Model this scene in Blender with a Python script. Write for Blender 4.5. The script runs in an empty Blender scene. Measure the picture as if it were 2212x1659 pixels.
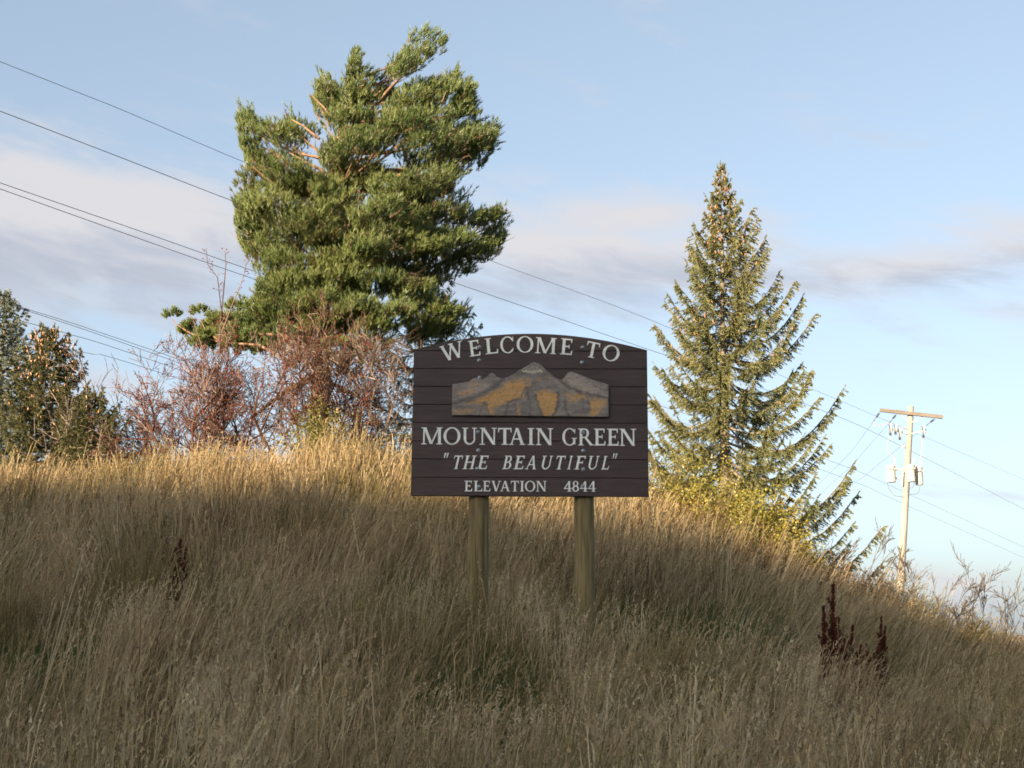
import bpy, math, random
import numpy as np
from mathutils import Vector, Matrix

random.seed(7)
rng = np.random.default_rng(11)
sc = bpy.context.scene
COL = sc.collection
R = math.radians

# ------------------------------------------------------------------ camera
PITCH = R(11.0)
CAMZ = 1.6
FPX, CX, CY = 3039.0, 1106.0, 829.5          # focal length and centre in units of a 2212 px wide frame
cam = bpy.data.cameras.new('camera')
cam.sensor_width = 36.0
cam.lens = FPX / 2212.0 * 36.0
cam.clip_end = 9000.0
camo = bpy.data.objects.new('camera', cam)
COL.objects.link(camo)
camo.location = (0, 0, CAMZ)
camo.rotation_euler = (math.pi / 2 + PITCH, 0, 0)
sc.camera = camo

# ------------------------------------------------------------------ sun and sky
SUN_EL = R(10.5)
SDX, SDY = 0.60, 0.80                         # the way the sunlight travels over the ground
_n = math.hypot(SDX, SDY); SDX /= _n; SDY /= _n
sun = bpy.data.lights.new('sun', 'SUN')
sun.energy = 4.8
sun.angle = R(0.53)
sun.color = (1.0, 0.79, 0.53)
suno = bpy.data.objects.new('sun', sun)
COL.objects.link(suno)
suno.location = (-60, -80, 60)
suno.rotation_euler = Vector((SDX * math.cos(SUN_EL), SDY * math.cos(SUN_EL), -math.sin(SUN_EL))).to_track_quat('-Z', 'Y').to_euler()

world = bpy.data.worlds.new('World')
sc.world = world
world.use_nodes = True
world.cycles.sampling_method = 'MANUAL'
world.cycles.sample_map_resolution = 512
SKY_STRENGTH = 0.15


def build_world():
    nt = world.node_tree
    N, L = nt.nodes, nt.links
    bg = N['Background']
    bg.inputs[1].default_value = SKY_STRENGTH
    sky = N.new('ShaderNodeTexSky')
    sky.sky_type = 'NISHITA'
    sky.sun_disc = False
    sky.sun_elevation = SUN_EL
    sky.sun_rotation = math.atan2(-SDX, -SDY)
    sky.altitude = 1470
    sky.air_density = 1.0
    sky.dust_density = 9.0
    sky.ozone_density = 1.5
    tc = N.new('ShaderNodeTexCoord')
    sep = N.new('ShaderNodeSeparateXYZ')
    L.new(tc.outputs['Generated'], sep.inputs[0])

    def m(op, a, b=None, c=None, clamp=False):
        n = N.new('ShaderNodeMath'); n.operation = op; n.use_clamp = clamp
        for i, v in enumerate((a, b, c)):
            if v is None:
                continue
            if isinstance(v, (int, float)):
                n.inputs[i].default_value = v
            else:
                L.new(v, n.inputs[i])
        return n.outputs[0]
    az = m('ARCTAN2', sep.outputs[0], sep.outputs[1])
    el = m('ARCSINE', sep.outputs[2])

    def noise(azs, els, daz, d_el, scale, detail, rough, dist, tilt=0.0):
        cx = N.new('ShaderNodeCombineXYZ')
        L.new(m('MULTIPLY_ADD', az, azs, daz), cx.inputs[0])
        e2 = m('MULTIPLY_ADD', az, tilt, el)
        L.new(m('MULTIPLY_ADD', e2, els, d_el), cx.inputs[1])
        n = N.new('ShaderNodeTexNoise')
        n.inputs['Scale'].default_value = scale
        n.inputs['Detail'].default_value = detail
        n.inputs['Roughness'].default_value = rough
        n.inputs['Distortion'].default_value = dist
        L.new(cx.outputs[0], n.inputs['Vector'])
        return n.outputs['Fac']

    def P(px, py):
        return (px - CX) / FPX, PITCH + (CY - py) / FPX

    # drifting banks of cloud: soft bumps in direction space broken up by streaky noise
    banks = [(150, 525, 480, 130, 0.66), (1280, 555, 350, 105, 0.58), (1950, 620, 190, 28, 0.22),
             (2180, 575, 290, 62, 0.44), (1430, 470, 90, 22, 0.2), (2000, 1290, 420, 70, 0.30),
             (150, 900, 420, 120, 0.20), (-1100, 700, 700, 110, 0.5), (3400, 760, 800, 120, 0.5)]
    tot = None; low = None
    for px, py, wx, wy, amp in banks:
        a0, e0 = P(px, py)
        da = m('MULTIPLY', m('SUBTRACT', az, a0), FPX / wx)
        de = m('MULTIPLY', m('SUBTRACT', el, e0), FPX / wy)
        q = m('MULTIPLY_ADD', da, da, m('MULTIPLY', de, de))
        g = m('MULTIPLY', m('POWER', 0.5, q), amp)
        lw = m('MULTIPLY', g, de)
        tot = g if tot is None else m('ADD', tot, g)
        low = lw if low is None else m('ADD', low, lw)
    n1 = noise(4.0, 15.0, 3.1, 1.7, 1.6, 5.0, 0.55, 0.35, 0.16)
    n2 = noise(9.0, 34.0, 8.0, 4.0, 1.6, 4.0, 0.6, 0.5, 0.2)
    nn = m('MULTIPLY_ADD', n1, 0.95, m('MULTIPLY', n2, 0.45))
    d0 = m('ADD', tot, m('SUBTRACT', nn, 0.70))
    d1 = m('ADD', m('MULTIPLY', low, -0.85), m('MULTIPLY_ADD', n2, 0.7, -0.34))    # undersides are greyer
    mr = N.new('ShaderNodeMapRange'); mr.interpolation_type = 'SMOOTHSTEP'
    L.new(d0, mr.inputs[0])
    mr.inputs[1].default_value = 0.04; mr.inputs[2].default_value = 0.55
    mr.inputs[3].default_value = 0.0; mr.inputs[4].default_value = 0.9
    # fewer clouds high overhead
    hi = N.new('ShaderNodeMapRange')
    L.new(el, hi.inputs[0])
    hi.inputs[1].default_value = 0.5; hi.inputs[2].default_value = 0.9
    hi.inputs[3].default_value = 1.0; hi.inputs[4].default_value = 0.25
    cov = m('MULTIPLY', mr.outputs[0], hi.outputs[0])
    sh = N.new('ShaderNodeMapRange'); sh.interpolation_type = 'SMOOTHSTEP'
    L.new(d1, sh.inputs[0])
    sh.inputs[1].default_value = -0.10; sh.inputs[2].default_value = 0.36
    ccol = N.new('ShaderNodeMix'); ccol.data_type = 'RGBA'
    L.new(sh.outputs[0], ccol.inputs[0])
    ccol.inputs[6].default_value = CLOUD_LIT
    ccol.inputs[7].default_value = CLOUD_GREY
    # thin bright air towards the horizon
    tint = N.new('ShaderNodeMix'); tint.data_type = 'RGBA'; tint.blend_type = 'MULTIPLY'
    tint.inputs[0].default_value = 1.0
    L.new(sky.outputs[0], tint.inputs[6])
    tint.inputs[7].default_value = SKY_TINT
    mix = N.new('ShaderNodeMix'); mix.data_type = 'RGBA'
    L.new(cov, mix.inputs[0])
    bw = N.new('ShaderNodeRGBToBW'); L.new(tint.outputs[2], bw.inputs[0])
    pale = N.new('ShaderNodeMix'); pale.data_type = 'RGBA'; pale.inputs[0].default_value = SKY_PALE
    L.new(tint.outputs[2], pale.inputs[6]); L.new(bw.outputs[0], pale.inputs[7])
    veil = N.new('ShaderNodeMix'); veil.data_type = 'RGBA'; veil.inputs[0].default_value = VEIL
    L.new(pale.outputs[2], veil.inputs[6]); veil.inputs[7].default_value = VEIL_COL
    L.new(veil.outputs[2], mix.inputs[6])
    L.new(ccol.outputs[2], mix.inputs[7])
    L.new(mix.outputs[2], bg.inputs[0])


CLOUD_LIT = (1.86, 1.80, 1.85, 1)
CLOUD_GREY = (1.22, 1.31, 1.54, 1)
SKY_TINT = (1.0, 1.0, 1.0, 1)
SKY_PALE = 0.38
VEIL = 0.42                       # an even high veil of thin cloud over the clear sky
VEIL_COL = (0.92, 1.22, 1.50, 1)
build_world()

sc.view_settings.view_transform = 'Standard'
sc.view_settings.look = 'None'
sc.view_settings.exposure = 1.47
sc.view_settings.gamma = 1.0
sc.view_settings.use_curve_mapping = False
sc.cycles.max_bounces = 6
sc.cycles.diffuse_bounces = 4
sc.cycles.transmission_bounces = 4
sc.cycles.transparent_max_bounces = 4
sc.cycles.use_denoising = True
sc.cycles.use_adaptive_sampling = True
sc.cycles.adaptive_threshold = 0.02
sc.cycles.filter_width = 1.7


# ------------------------------------------------------------------ helpers
def at(px, py, Y):
    """World point on the sight line through a photo position (2212 px wide frame) at forward distance Y."""
    u, v = (px - CX) / FPX, (CY - py) / FPX
    d = Vector((u, math.cos(PITCH) - v * math.sin(PITCH), math.sin(PITCH) + v * math.cos(PITCH)))
    k = Y / d.y
    return Vector((d.x * k, Y, CAMZ + d.z * k))


def elev(py):
    return PITCH + math.atan((CY - py) / FPX)


def to_px(p):
    """numpy (n,3) -> photo positions, used to keep crowns inside their outline"""
    x, y, z = p[:, 0], p[:, 1], p[:, 2] - CAMZ
    f = y * math.cos(PITCH) + z * math.sin(PITCH)
    u = -y * math.sin(PITCH) + z * math.cos(PITCH)
    return CX + FPX * x / f, CY - FPX * u / f


def props(o, label=None, cat=None, group=None, kind=None):
    if label: o['label'] = label
    if cat: o['category'] = cat
    if group: o['group'] = group
    if kind: o['kind'] = kind
    return o


def empty(name, loc, label=None, cat=None, group=None):
    o = bpy.data.objects.new(name, None)
    o.empty_display_size = 0.2
    COL.objects.link(o)
    o.location = loc
    return props(o, label, cat, group)


class MB:
    def __init__(self):
        self.v = []; self.f = []; self.t = []; self.n = 0

    def add(self, verts, faces, tint=None):
        verts = np.asarray(verts, float).reshape(-1, 3)
        self.v.append(verts)
        self.f.extend([tuple(i + self.n for i in f) for f in faces])
        self.t.append(np.full(len(verts), 0.5) if tint is None else np.broadcast_to(tint, (len(verts),)).astype(float))
        self.n += len(verts)

    def tris(self, verts, tint):
        """verts (k,3,3): loose triangles"""
        k = len(verts)
        self.v.append(verts.reshape(-1, 3))
        idx = np.arange(k * 3).reshape(k, 3) + self.n
        self.f.append(idx)
        self.t.append(np.repeat(tint, 3))
        self.n += 3 * k

    def tube(self, pts, radii, sides=6, tint=None, cap=True):
        pts = [Vector(p) for p in pts]
        if isinstance(radii, (int, float)):
            radii = [radii] * len(pts)
        vs = []; fs = []
        prev = None
        for i, p in enumerate(pts):
            a = pts[max(0, i - 1)]; b = pts[min(len(pts) - 1, i + 1)]
            d = (b - a)
            d = d.normalized() if d.length > 1e-9 else Vector((0, 0, 1))
            if prev is None:
                ref = Vector((0, 0, 1)) if abs(d.z) < 0.9 else Vector((1, 0, 0))
                u = d.cross(ref).normalized()
            else:
                u = (prev - d * prev.dot(d))
                u = u.normalized() if u.length > 1e-6 else d.orthogonal().normalized()
            prev = u
            w = d.cross(u)
            for k in range(sides):
                a_ = 2 * math.pi * k / sides
                q = p + (u * math.cos(a_) + w * math.sin(a_)) * radii[i]
                vs.append((q.x, q.y, q.z))
        n = len(pts)
        for i in range(n - 1):
            for k in range(sides):
                k2 = (k + 1) % sides
                fs.append((i * sides + k, i * sides + k2, (i + 1) * sides + k2, (i + 1) * sides + k))
        if cap:
            fs.append(tuple(reversed(range(sides))))
            fs.append(tuple((n - 1) * sides + k for k in range(sides)))
        self.add(vs, fs, tint)

    def box(self, lo, hi, mat=None, tint=None):
        x0, y0, z0 = lo; x1, y1, z1 = hi
        v = [(x0, y0, z0), (x1, y0, z0), (x1, y1, z0), (x0, y1, z0), (x0, y0, z1), (x1, y0, z1), (x1, y1, z1), (x0, y1, z1)]
        if mat is not None:
            v = [tuple(mat @ Vector(p)) for p in v]
        self.add(v, [(0, 3, 2, 1), (4, 5, 6, 7), (0, 1, 5, 4), (1, 2, 6, 5), (2, 3, 7, 6), (3, 0, 4, 7)], tint)

    def lathe(self, prof, base, axis=Vector((0, 0, 1)), sides=16, tint=None):
        """prof: list of (radius, height along axis)"""
        axis = Vector(axis).normalized()
        u = axis.orthogonal().normalized(); w = axis.cross(u)
        vs = []; fs = []
        for r, h in prof:
            for k in range(sides):
                a = 2 * math.pi * k / sides
                q = Vector(base) + axis * h + (u * math.cos(a) + w * math.sin(a)) * r
                vs.append(tuple(q))
        n = len(prof)
        for i in range(n - 1):
            for k in range(sides):
                k2 = (k + 1) % sides
                fs.append((i * sides + k, i * sides + k2, (i + 1) * sides + k2, (i + 1) * sides + k))
        fs.append(tuple(reversed(range(sides))))
        fs.append(tuple((n - 1) * sides + k for k in range(sides)))
        self.add(vs, fs, tint)

    def mesh(self, name, material, smooth=False):
        me = bpy.data.meshes.new(name)
        V = np.concatenate(self.v) if self.v else np.zeros((0, 3))
        loops = []; starts = []; tot = 0
        for f in self.f:
            if isinstance(f, np.ndarray):
                k, c = f.shape
                loops.append(f.reshape(-1)); starts.append(tot + np.arange(k) * c); tot += k * c
            else:
                loops.append(np.array(f)); starts.append(np.array([tot])); tot += len(f)
        Lp = np.concatenate(loops).astype(np.int32); S = np.concatenate(starts).astype(np.int32)
        me.vertices.add(len(V)); me.vertices.foreach_set('co', V.astype(np.float32).reshape(-1))
        me.loops.add(len(Lp)); me.loops.foreach_set('vertex_index', Lp)
        me.polygons.add(len(S)); me.polygons.foreach_set('loop_start', S)
        me.update(calc_edges=True)
        me.validate()
        at_ = me.attributes.new('tint', 'FLOAT', 'POINT')
        at_.data.foreach_set('value', np.concatenate(self.t).astype(np.float32))
        if material is not None:
            me.materials.append(material)
        me.polygons.foreach_set('use_smooth', np.full(len(S), bool(smooth)))
        return me

    def build(self, name, material, parent=None, smooth=False, origin=None):
        """one mesh object; vertices are in world space, re-based on the parent or origin"""
        base = None
        if parent is not None:
            base = np.array(world_loc(parent))
        elif origin is not None:
            base = np.array(origin)
        me = None
        if base is not None:
            self.v = [a - base for a in self.v]
        me = self.mesh(name, material, smooth)
        o = bpy.data.objects.new(name, me)
        COL.objects.link(o)
        if parent is not None:
            o.parent = parent
        elif origin is not None:
            o.location = origin
        return o


def world_loc(o):
    p = Vector(o.location)
    while o.parent is not None:
        o = o.parent
        p = p + Vector(o.location)
    return p


# ---- materials
def nodes_of(name):
    mt = bpy.data.materials.new(name)
    mt.use_nodes = True
    nt = mt.node_tree
    return mt, nt.nodes, nt.links, nt.nodes['Principled BSDF']


def ramp(N, stops):
    r = N.new('ShaderNodeValToRGB')
    e = r.color_ramp.elements
    while len(e) < len(stops):
        e.new(0.5)
    for k, (p, c) in enumerate(stops):
        e[k].position = p
        e[k].color = (*c, 1)
    return r


def mat_noise(name, stops, scale=5.0, stretch=(1, 1, 1), rough=0.85, detail=5.0, bump=0.0, bump_scale=None, spec=0.3, metallic=0.0, coords='Object'):
    mt, N, L, b = nodes_of(name)
    tc = N.new('ShaderNodeTexCoord')
    mp = N.new('ShaderNodeMapping')
    mp.inputs['Scale'].default_value = stretch
    L.new(tc.outputs[coords], mp.inputs[0])
    n = N.new('ShaderNodeTexNoise')
    n.inputs['Scale'].default_value = scale
    n.inputs['Detail'].default_value = detail
    n.inputs['Roughness'].default_value = 0.62
    L.new(mp.outputs[0], n.inputs['Vector'])
    r = ramp(N, stops)
    L.new(n.outputs['Fac'], r.inputs[0])
    L.new(r.outputs[0], b.inputs['Base Color'])
    b.inputs['Roughness'].default_value = rough
    b.inputs['Metallic'].default_value = metallic
    b.inputs['Specular IOR Level'].default_value = spec
    if bump:
        n2 = N.new('ShaderNodeTexNoise')
        n2.inputs['Scale'].default_value = bump_scale or scale * 4
        n2.inputs['Detail'].default_value = 4
        L.new(mp.outputs[0], n2.inputs['Vector'])
        bp = N.new('ShaderNodeBump')
        bp.inputs['Strength'].default_value = bump
        bp.inputs['Distance'].default_value = 0.02
        L.new(n2.outputs['Fac'], bp.inputs['Height'])
        L.new(bp.outputs[0], b.inputs['Normal'])
    return mt


def mat_leaf(name, stops, patch_stops=None, patch_scale=0.8, patch_amt=0.5, translucent=0.3, rough=0.7, use_random=False, gloss=0.05):
    """leaf, needle or straw: colour from the per-piece tint and a slow noise in space; thin and slightly see-through"""
    mt = bpy.data.materials.new(name)
    mt.use_nodes = True
    nt = mt.node_tree; N, L = nt.nodes, nt.links
    N.clear()
    out = N.new('ShaderNodeOutputMaterial')
    a = N.new('ShaderNodeAttribute'); a.attribute_name = 'tint'
    fac = a.outputs['Fac']
    if use_random:
        oi = N.new('ShaderNodeObjectInfo')
        mm = N.new('ShaderNodeMath'); mm.operation = 'MULTIPLY_ADD'
        L.new(oi.outputs['Random'], mm.inputs[0]); mm.inputs[1].default_value = 0.34
        m2 = N.new('ShaderNodeMath'); m2.operation = 'MULTIPLY_ADD'
        L.new(fac, m2.inputs[0]); m2.inputs[1].default_value = 0.66
        L.new(mm.outputs[0], m2.inputs[2]); mm.inputs[2].default_value = 0.0
        fac = m2.outputs[0]
    r = ramp(N, stops)
    L.new(fac, r.inputs[0])
    col = r.outputs[0]
    if patch_stops:
        g = N.new('ShaderNodeNewGeometry')
        n = N.new('ShaderNodeTexNoise')
        n.inputs['Scale'].default_value = patch_scale
        n.inputs['Detail'].default_value = 3
        L.new(g.outputs['Position'], n.inputs['Vector'])
        r2 = ramp(N, patch_stops)
        L.new(n.outputs['Fac'], r2.inputs[0])
        mx = N.new('ShaderNodeMix'); mx.data_type = 'RGBA'; mx.blend_type = 'MULTIPLY'
        mx.inputs[0].default_value = patch_amt
        L.new(col, mx.inputs[6]); L.new(r2.outputs[0], mx.inputs[7])
        col = mx.outputs[2]
    d = N.new('ShaderNodeBsdfDiffuse'); L.new(col, d.inputs[0])
    t = N.new('ShaderNodeBsdfTranslucent'); L.new(col, t.inputs[0])
    m1 = N.new('ShaderNodeMixShader'); m1.inputs[0].default_value = translucent
    L.new(d.outputs[0], m1.inputs[1]); L.new(t.outputs[0], m1.inputs[2])
    sh = m1.outputs[0]
    if gloss:
        gl = N.new('ShaderNodeBsdfGlossy'); gl.inputs['Roughness'].default_value = 0.5
        m3 = N.new('ShaderNodeMixShader'); m3.inputs[0].default_value = gloss
        L.new(sh, m3.inputs[1]); L.new(gl.outputs[0], m3.inputs[2])
        sh = m3.outputs[0]
    L.new(sh, out.inputs[0])
    return mt


M = {}
M['ground'] = mat_noise('ground_thatch', [(0.3, (0.06, 0.05, 0.03)), (0.5, (0.12, 0.095, 0.055)), (0.7, (0.18, 0.14, 0.08))], 1.3, rough=0.95, bump=0.4, bump_scale=14)
M['ridge'] = mat_noise('ridge_scrub', [(0.35, (0.07, 0.08, 0.035)), (0.6, (0.2, 0.16, 0.08))], 0.05, rough=0.95)
M['far'] = mat_noise('far_hillside', [(0.35, (0.17, 0.11, 0.08)), (0.6, (0.26, 0.19, 0.13))], 0.01, rough=0.95)
M['straw'] = mat_leaf('dry_straw', [(0.0, (0.165, 0.115, 0.060)), (0.45, (0.37, 0.275, 0.155)), (0.8, (0.53, 0.42, 0.26)), (1.0, (0.65, 0.545, 0.375))],
                      [(0.34, (0.50, 0.56, 0.36)), (0.46, (0.84, 0.82, 0.74)), (0.62, (1.05, 1.02, 1.0))], 0.55, 0.9, 0.35, use_random=True, gloss=0.0)
M['pale'] = mat_leaf('pale_grey_straw', [(0.0, (0.28, 0.21, 0.12)), (0.6, (0.48, 0.38, 0.235)), (1.0, (0.64, 0.53, 0.36))], None, translucent=0.3, use_random=True, gloss=0.0)
M['green'] = mat_leaf('green_grass', [(0.0, (0.050, 0.070, 0.022)), (0.6, (0.105, 0.130, 0.045)), (1.0, (0.22, 0.205, 0.09))], None, translucent=0.35, use_random=True, gloss=0.0)
M['brown'] = mat_leaf('russet_weed', [(0.0, (0.09, 0.055, 0.035)), (1.0, (0.23, 0.15, 0.09))], None, translucent=0.25, use_random=True, gloss=0.0)
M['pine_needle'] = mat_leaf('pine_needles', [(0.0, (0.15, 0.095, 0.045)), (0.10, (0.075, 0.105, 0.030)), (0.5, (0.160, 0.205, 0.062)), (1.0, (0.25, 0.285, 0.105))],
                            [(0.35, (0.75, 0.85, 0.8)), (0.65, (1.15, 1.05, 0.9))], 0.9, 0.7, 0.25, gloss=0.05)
M['spruce_needle'] = mat_leaf('spruce_needles', [(0.0, (0.10, 0.12, 0.052)), (0.5, (0.192, 0.200, 0.085)), (1.0, (0.30, 0.285, 0.13))],
                              [(0.35, (0.8, 0.9, 0.85)), (0.65, (1.15, 1.05, 0.85))], 0.9, 0.7, 0.25)
M['blue_needle'] = mat_leaf('blue_spruce_needles', [(0.0, (0.085, 0.11, 0.075)), (0.5, (0.16, 0.19, 0.135)), (1.0, (0.27, 0.29, 0.20))], None, translucent=0.15)
M['olive_needle'] = mat_leaf('olive_spruce_needles', [(0.0, (0.055, 0.070, 0.028)), (0.5, (0.115, 0.120, 0.045)), (1.0, (0.20, 0.175, 0.07))], None, translucent=0.2)
M['cone'] = mat_leaf('spruce_cones', [(0.0, (0.24, 0.10, 0.04)), (0.6, (0.40, 0.19, 0.085)), (1.0, (0.5, 0.27, 0.13))], None, translucent=0.0)
M['bark'] = mat_noise('pine_bark', [(0.3, (0.11, 0.065, 0.042)), (0.5, (0.25, 0.155, 0.095)), (0.7, (0.36, 0.245, 0.155))], 7, (1, 1, 0.35), 0.9, bump=0.6)
M['spruce_bark'] = mat_noise('spruce_bark', [(0.3, (0.12, 0.09, 0.07)), (0.55, (0.24, 0.195, 0.15)), (0.75, (0.36, 0.30, 0.23))], 8, (1, 1, 0.4), 0.9, bump=0.6)
M['twig'] = mat_leaf('bare_twigs', [(0.0, (0.07, 0.045, 0.032)), (0.5, (0.135, 0.092, 0.066)), (1.0, (0.22, 0.155, 0.11))], None, translucent=0.0)
M['redtwig'] = mat_leaf('reddish_twigs', [(0.0, (0.050, 0.020, 0.013)), (0.5, (0.098, 0.041, 0.026)), (1.0, (0.150, 0.080, 0.050))], None, translucent=0.0)
M['shrub_leaf'] = mat_leaf('shrub_leaves', [(0.0, (0.11, 0.035, 0.022)), (0.5, (0.18, 0.085, 0.035)), (0.8, (0.20, 0.15, 0.04)), (1.0, (0.17, 0.18, 0.045))], None, translucent=0.3)
M['berry'] = mat_leaf('red_berries', [(0.0, (0.22, 0.035, 0.03)), (1.0, (0.36, 0.075, 0.055))], None, translucent=0.0, gloss=0.08)
M['yellow_leaf'] = mat_leaf('yellow_leaves', [(0.0, (0.13, 0.14, 0.022)), (0.5, (0.29, 0.26, 0.042)), (1.0, (0.42, 0.34, 0.06))], [(0.35, (0.75, 0.85, 0.6)), (0.6, (1.1, 1.0, 0.9))], 0.9, 0.7, 0.35)
M['olive_leaf'] = mat_leaf('olive_leaves', [(0.0, (0.10, 0.11, 0.025)), (0.5, (0.22, 0.2, 0.05)), (1.0, (0.36, 0.3, 0.08))], None, translucent=0.35)
M['dock'] = mat_leaf('dock_seeds', [(0.0, (0.05, 0.018, 0.014)), (0.6, (0.11, 0.038, 0.028)), (1.0, (0.18, 0.07, 0.045))], None, translucent=0.05, gloss=0.0)
M['weed'] = mat_leaf('dry_weed', [(0.0, (0.07, 0.058, 0.045)), (1.0, (0.18, 0.145, 0.105))], None, translucent=0.1)


# ------------------------------------------------------------------ terrain
CREST_Y = 30.0
GRASS = 0.85
_cr = [(-600, 1000), (-100, 995), (0, 985), (60, 1000), (130, 1015), (190, 990), (300, 966), (500, 952), (700, 958), (880, 968), (1100, 995), (1300, 1025), (1410, 1052),
       (1500, 1080), (1600, 1110), (1700, 1155), (1770, 1202), (1850, 1244), (1945, 1292), (2050, 1338), (2130, 1368), (2212, 1402), (2400, 1465), (2700, 1500)]
_ca = np.array([(px - CX) / FPX for px, py in _cr])
_ch = np.array([at(px, py, CREST_Y).z - GRASS for px, py in _cr])
_fa = np.linspace(_ca[0], _ca[-1], 800)
_fh = np.interp(_fa, _ca, _ch)
_k = np.exp(-0.5 * (np.arange(-24, 25) / 9.0) ** 2); _k /= _k.sum()
_fh = np.convolve(np.pad(_fh, 24, mode='edge'), _k, mode='valid')


def ground_z(x, y):
    x = np.asarray(x, float); y = np.asarray(y, float)
    a = x / np.maximum(y, 6.0)
    h = np.interp(a * 1.0, _fa, _fh)
    t = np.clip((y - 4.5) / (CREST_Y - 4.5), 0, 1)
    g = t ** 1.38
    d = np.clip((y - 38) / 70.0, 0, 1); d = d * d * (3 - 2 * d)
    z = h * g * (1 - d)
    z = z + 0.17 * np.exp(-(((x + 0.55) / 0.75) ** 2 + ((y - 13.6) / 1.5) ** 2))
    near = np.clip((y - 5) / 8, 0, 1) * np.clip((33 - y) / 9, 0, 1)
    z = z + near * (0.10 * np.sin(0.9 * x + 0.45 * y + 1.0) * np.cos(0.55 * y - 0.3 * x) + 0.05 * np.sin(2.1 * x - 1.3 * y))
    return z


def gz(x, y):
    return float(ground_z(x, y))


def ground_at(px, py, lift=0.0):  # noqa
    """where the sight line through a photo position meets the ground (raised by lift)"""
    for Y in np.arange(6.0, 60.0, 0.05):
        p = at(px, py, Y)
        if p.z <= gz(p.x, p.y) + lift:
            return p
    p = at(px, py, CREST_Y)
    return p


def on_ground(px, Y):
    x = (px - CX) / FPX
    # forward distance differs slightly from Y because of the pitch: solve with the crest row
    p = at(px, 1100, Y)
    return Vector((p.x, Y, gz(p.x, Y)))


def axis_coords(lo, hi, step, far, ratio=1.35):
    c = list(np.arange(lo, hi + 1e-6, step))
    s = step; p = hi
    while p < far:
        s *= ratio; p += s; c.append(p)
    s = step; p = lo
    while p > -far:
        s *= ratio; p -= s; c.insert(0, p)
    return np.array(c)


gx = axis_coords(-18, 18, 0.35, 6000)
gy = axis_coords(2, 46, 0.35, 6000)
X, Y = np.meshgrid(gx, gy)
Z = ground_z(X, Y)
mb = MB()
nx, ny = len(gx), len(gy)
ii = np.arange(nx * ny).reshape(ny, nx)
mb.v.append(np.stack([X, Y, Z], -1).reshape(-1, 3)); mb.n = nx * ny
mb.f.append(np.stack([ii[:-1, :-1], ii[:-1, 1:], ii[1:, 1:], ii[1:, :-1]], -1).reshape(-1, 4))
mb.t.append(np.full(nx * ny, 0.5))
props(mb.build('ground', M['ground'], smooth=True), kind='structure')

# the ridge behind the viewer: its evening shadow covers the foreground and the sign
SHADE_S0, SHADE_Z0 = 11.5, 6.0                   # the shadow's edge meets the hill here (distance along the light, height)
RD = 170.0
ridge_h = SHADE_Z0 + math.tan(SUN_EL) * (SHADE_S0 + RD)
mb = MB()
prof = [(-220, -1.0), (-150, 0.42), (-90, 0.72), (-45, 0.9), (-15, 0.985), (0, 1.0), (14, 0.93), (40, 0.62), (75, 0.2), (105, -0.05)]
us = np.linspace(-420, 420, 85)
vs = []
for u in us:
    wob = 0.35 * math.sin(u * 0.11) + 0.25 * math.sin(u * 0.29 + 1)
    fall = 1 - 0.5 * (max(0, abs(u) - 200) / 220) ** 2
    for s, hf in prof:
        q = -RD + s
        vs.append((SDX * q + SDY * u, SDY * q - SDX * u, (ridge_h * fall + wob) * hf))
k = len(prof)
mb.add(vs, [(i * k + j, i * k + j + 1, (i + 1) * k + j + 1, (i + 1) * k + j) for i in range(len(us) - 1) for j in range(k - 1)])
props(mb.build('ridge', M['ridge'], smooth=True), kind='structure')

# far hills along the valley
mb = MB()
vs = []; nA = 220
for i in range(nA):
    a = R(-75) + R(150) * i / (nA - 1)
    h = 34 + 16 * math.sin(a * 7 + 0.6) + 8 * math.sin(a * 19) + 4 * math.sin(a * 43 + 2)
    for r, hf in ((1700, -0.3), (1900, 0.35), (2100, 0.8), (2300, 1.0), (2700, 0.6), (3300, -0.2)):
        vs.append((r * math.sin(a), r * math.cos(a), h * hf))
mb.add(vs, [(i * 6 + j, (i + 1) * 6 + j, (i + 1) * 6 + j + 1, i * 6 + j + 1) for i in range(nA - 1) for j in range(5)])
props(mb.build('hills', M['far'], smooth=True), kind='structure')


# ------------------------------------------------------------------ grass
GM = ['straw', 'pale', 'green', 'brown']
TUFT = {   # material, blades, height range, spread, lean, curl, width, seed head length, droop, segments
    's': (0, 22, 0.55, 1.00, 0.11, 0.21, 0.07, 0.0095, 0.11, 0.5, 4),
    'b': (0, 44, 0.28, 0.74, 0.13, 0.32, 0.36, 0.0082, 0.0, 0.0, 4),
    'p': (1, 16, 0.60, 1.05, 0.09, 0.14, 0.05, 0.0090, 0.17, 0.15, 4),
    'g': (2, 50, 0.22, 0.62, 0.14, 0.26, 0.42, 0.0090, 0.0, 0.0, 4),
    'l': (2, 60, 0.10, 0.26, 0.17, 0.30, 0.50, 0.0080, 0.0, 0.0, 3),
    'w': (3, 30, 0.30, 0.85, 0.13, 0.17, 0.12, 0.0075, 0.09, 0.2, 4),
}


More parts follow.
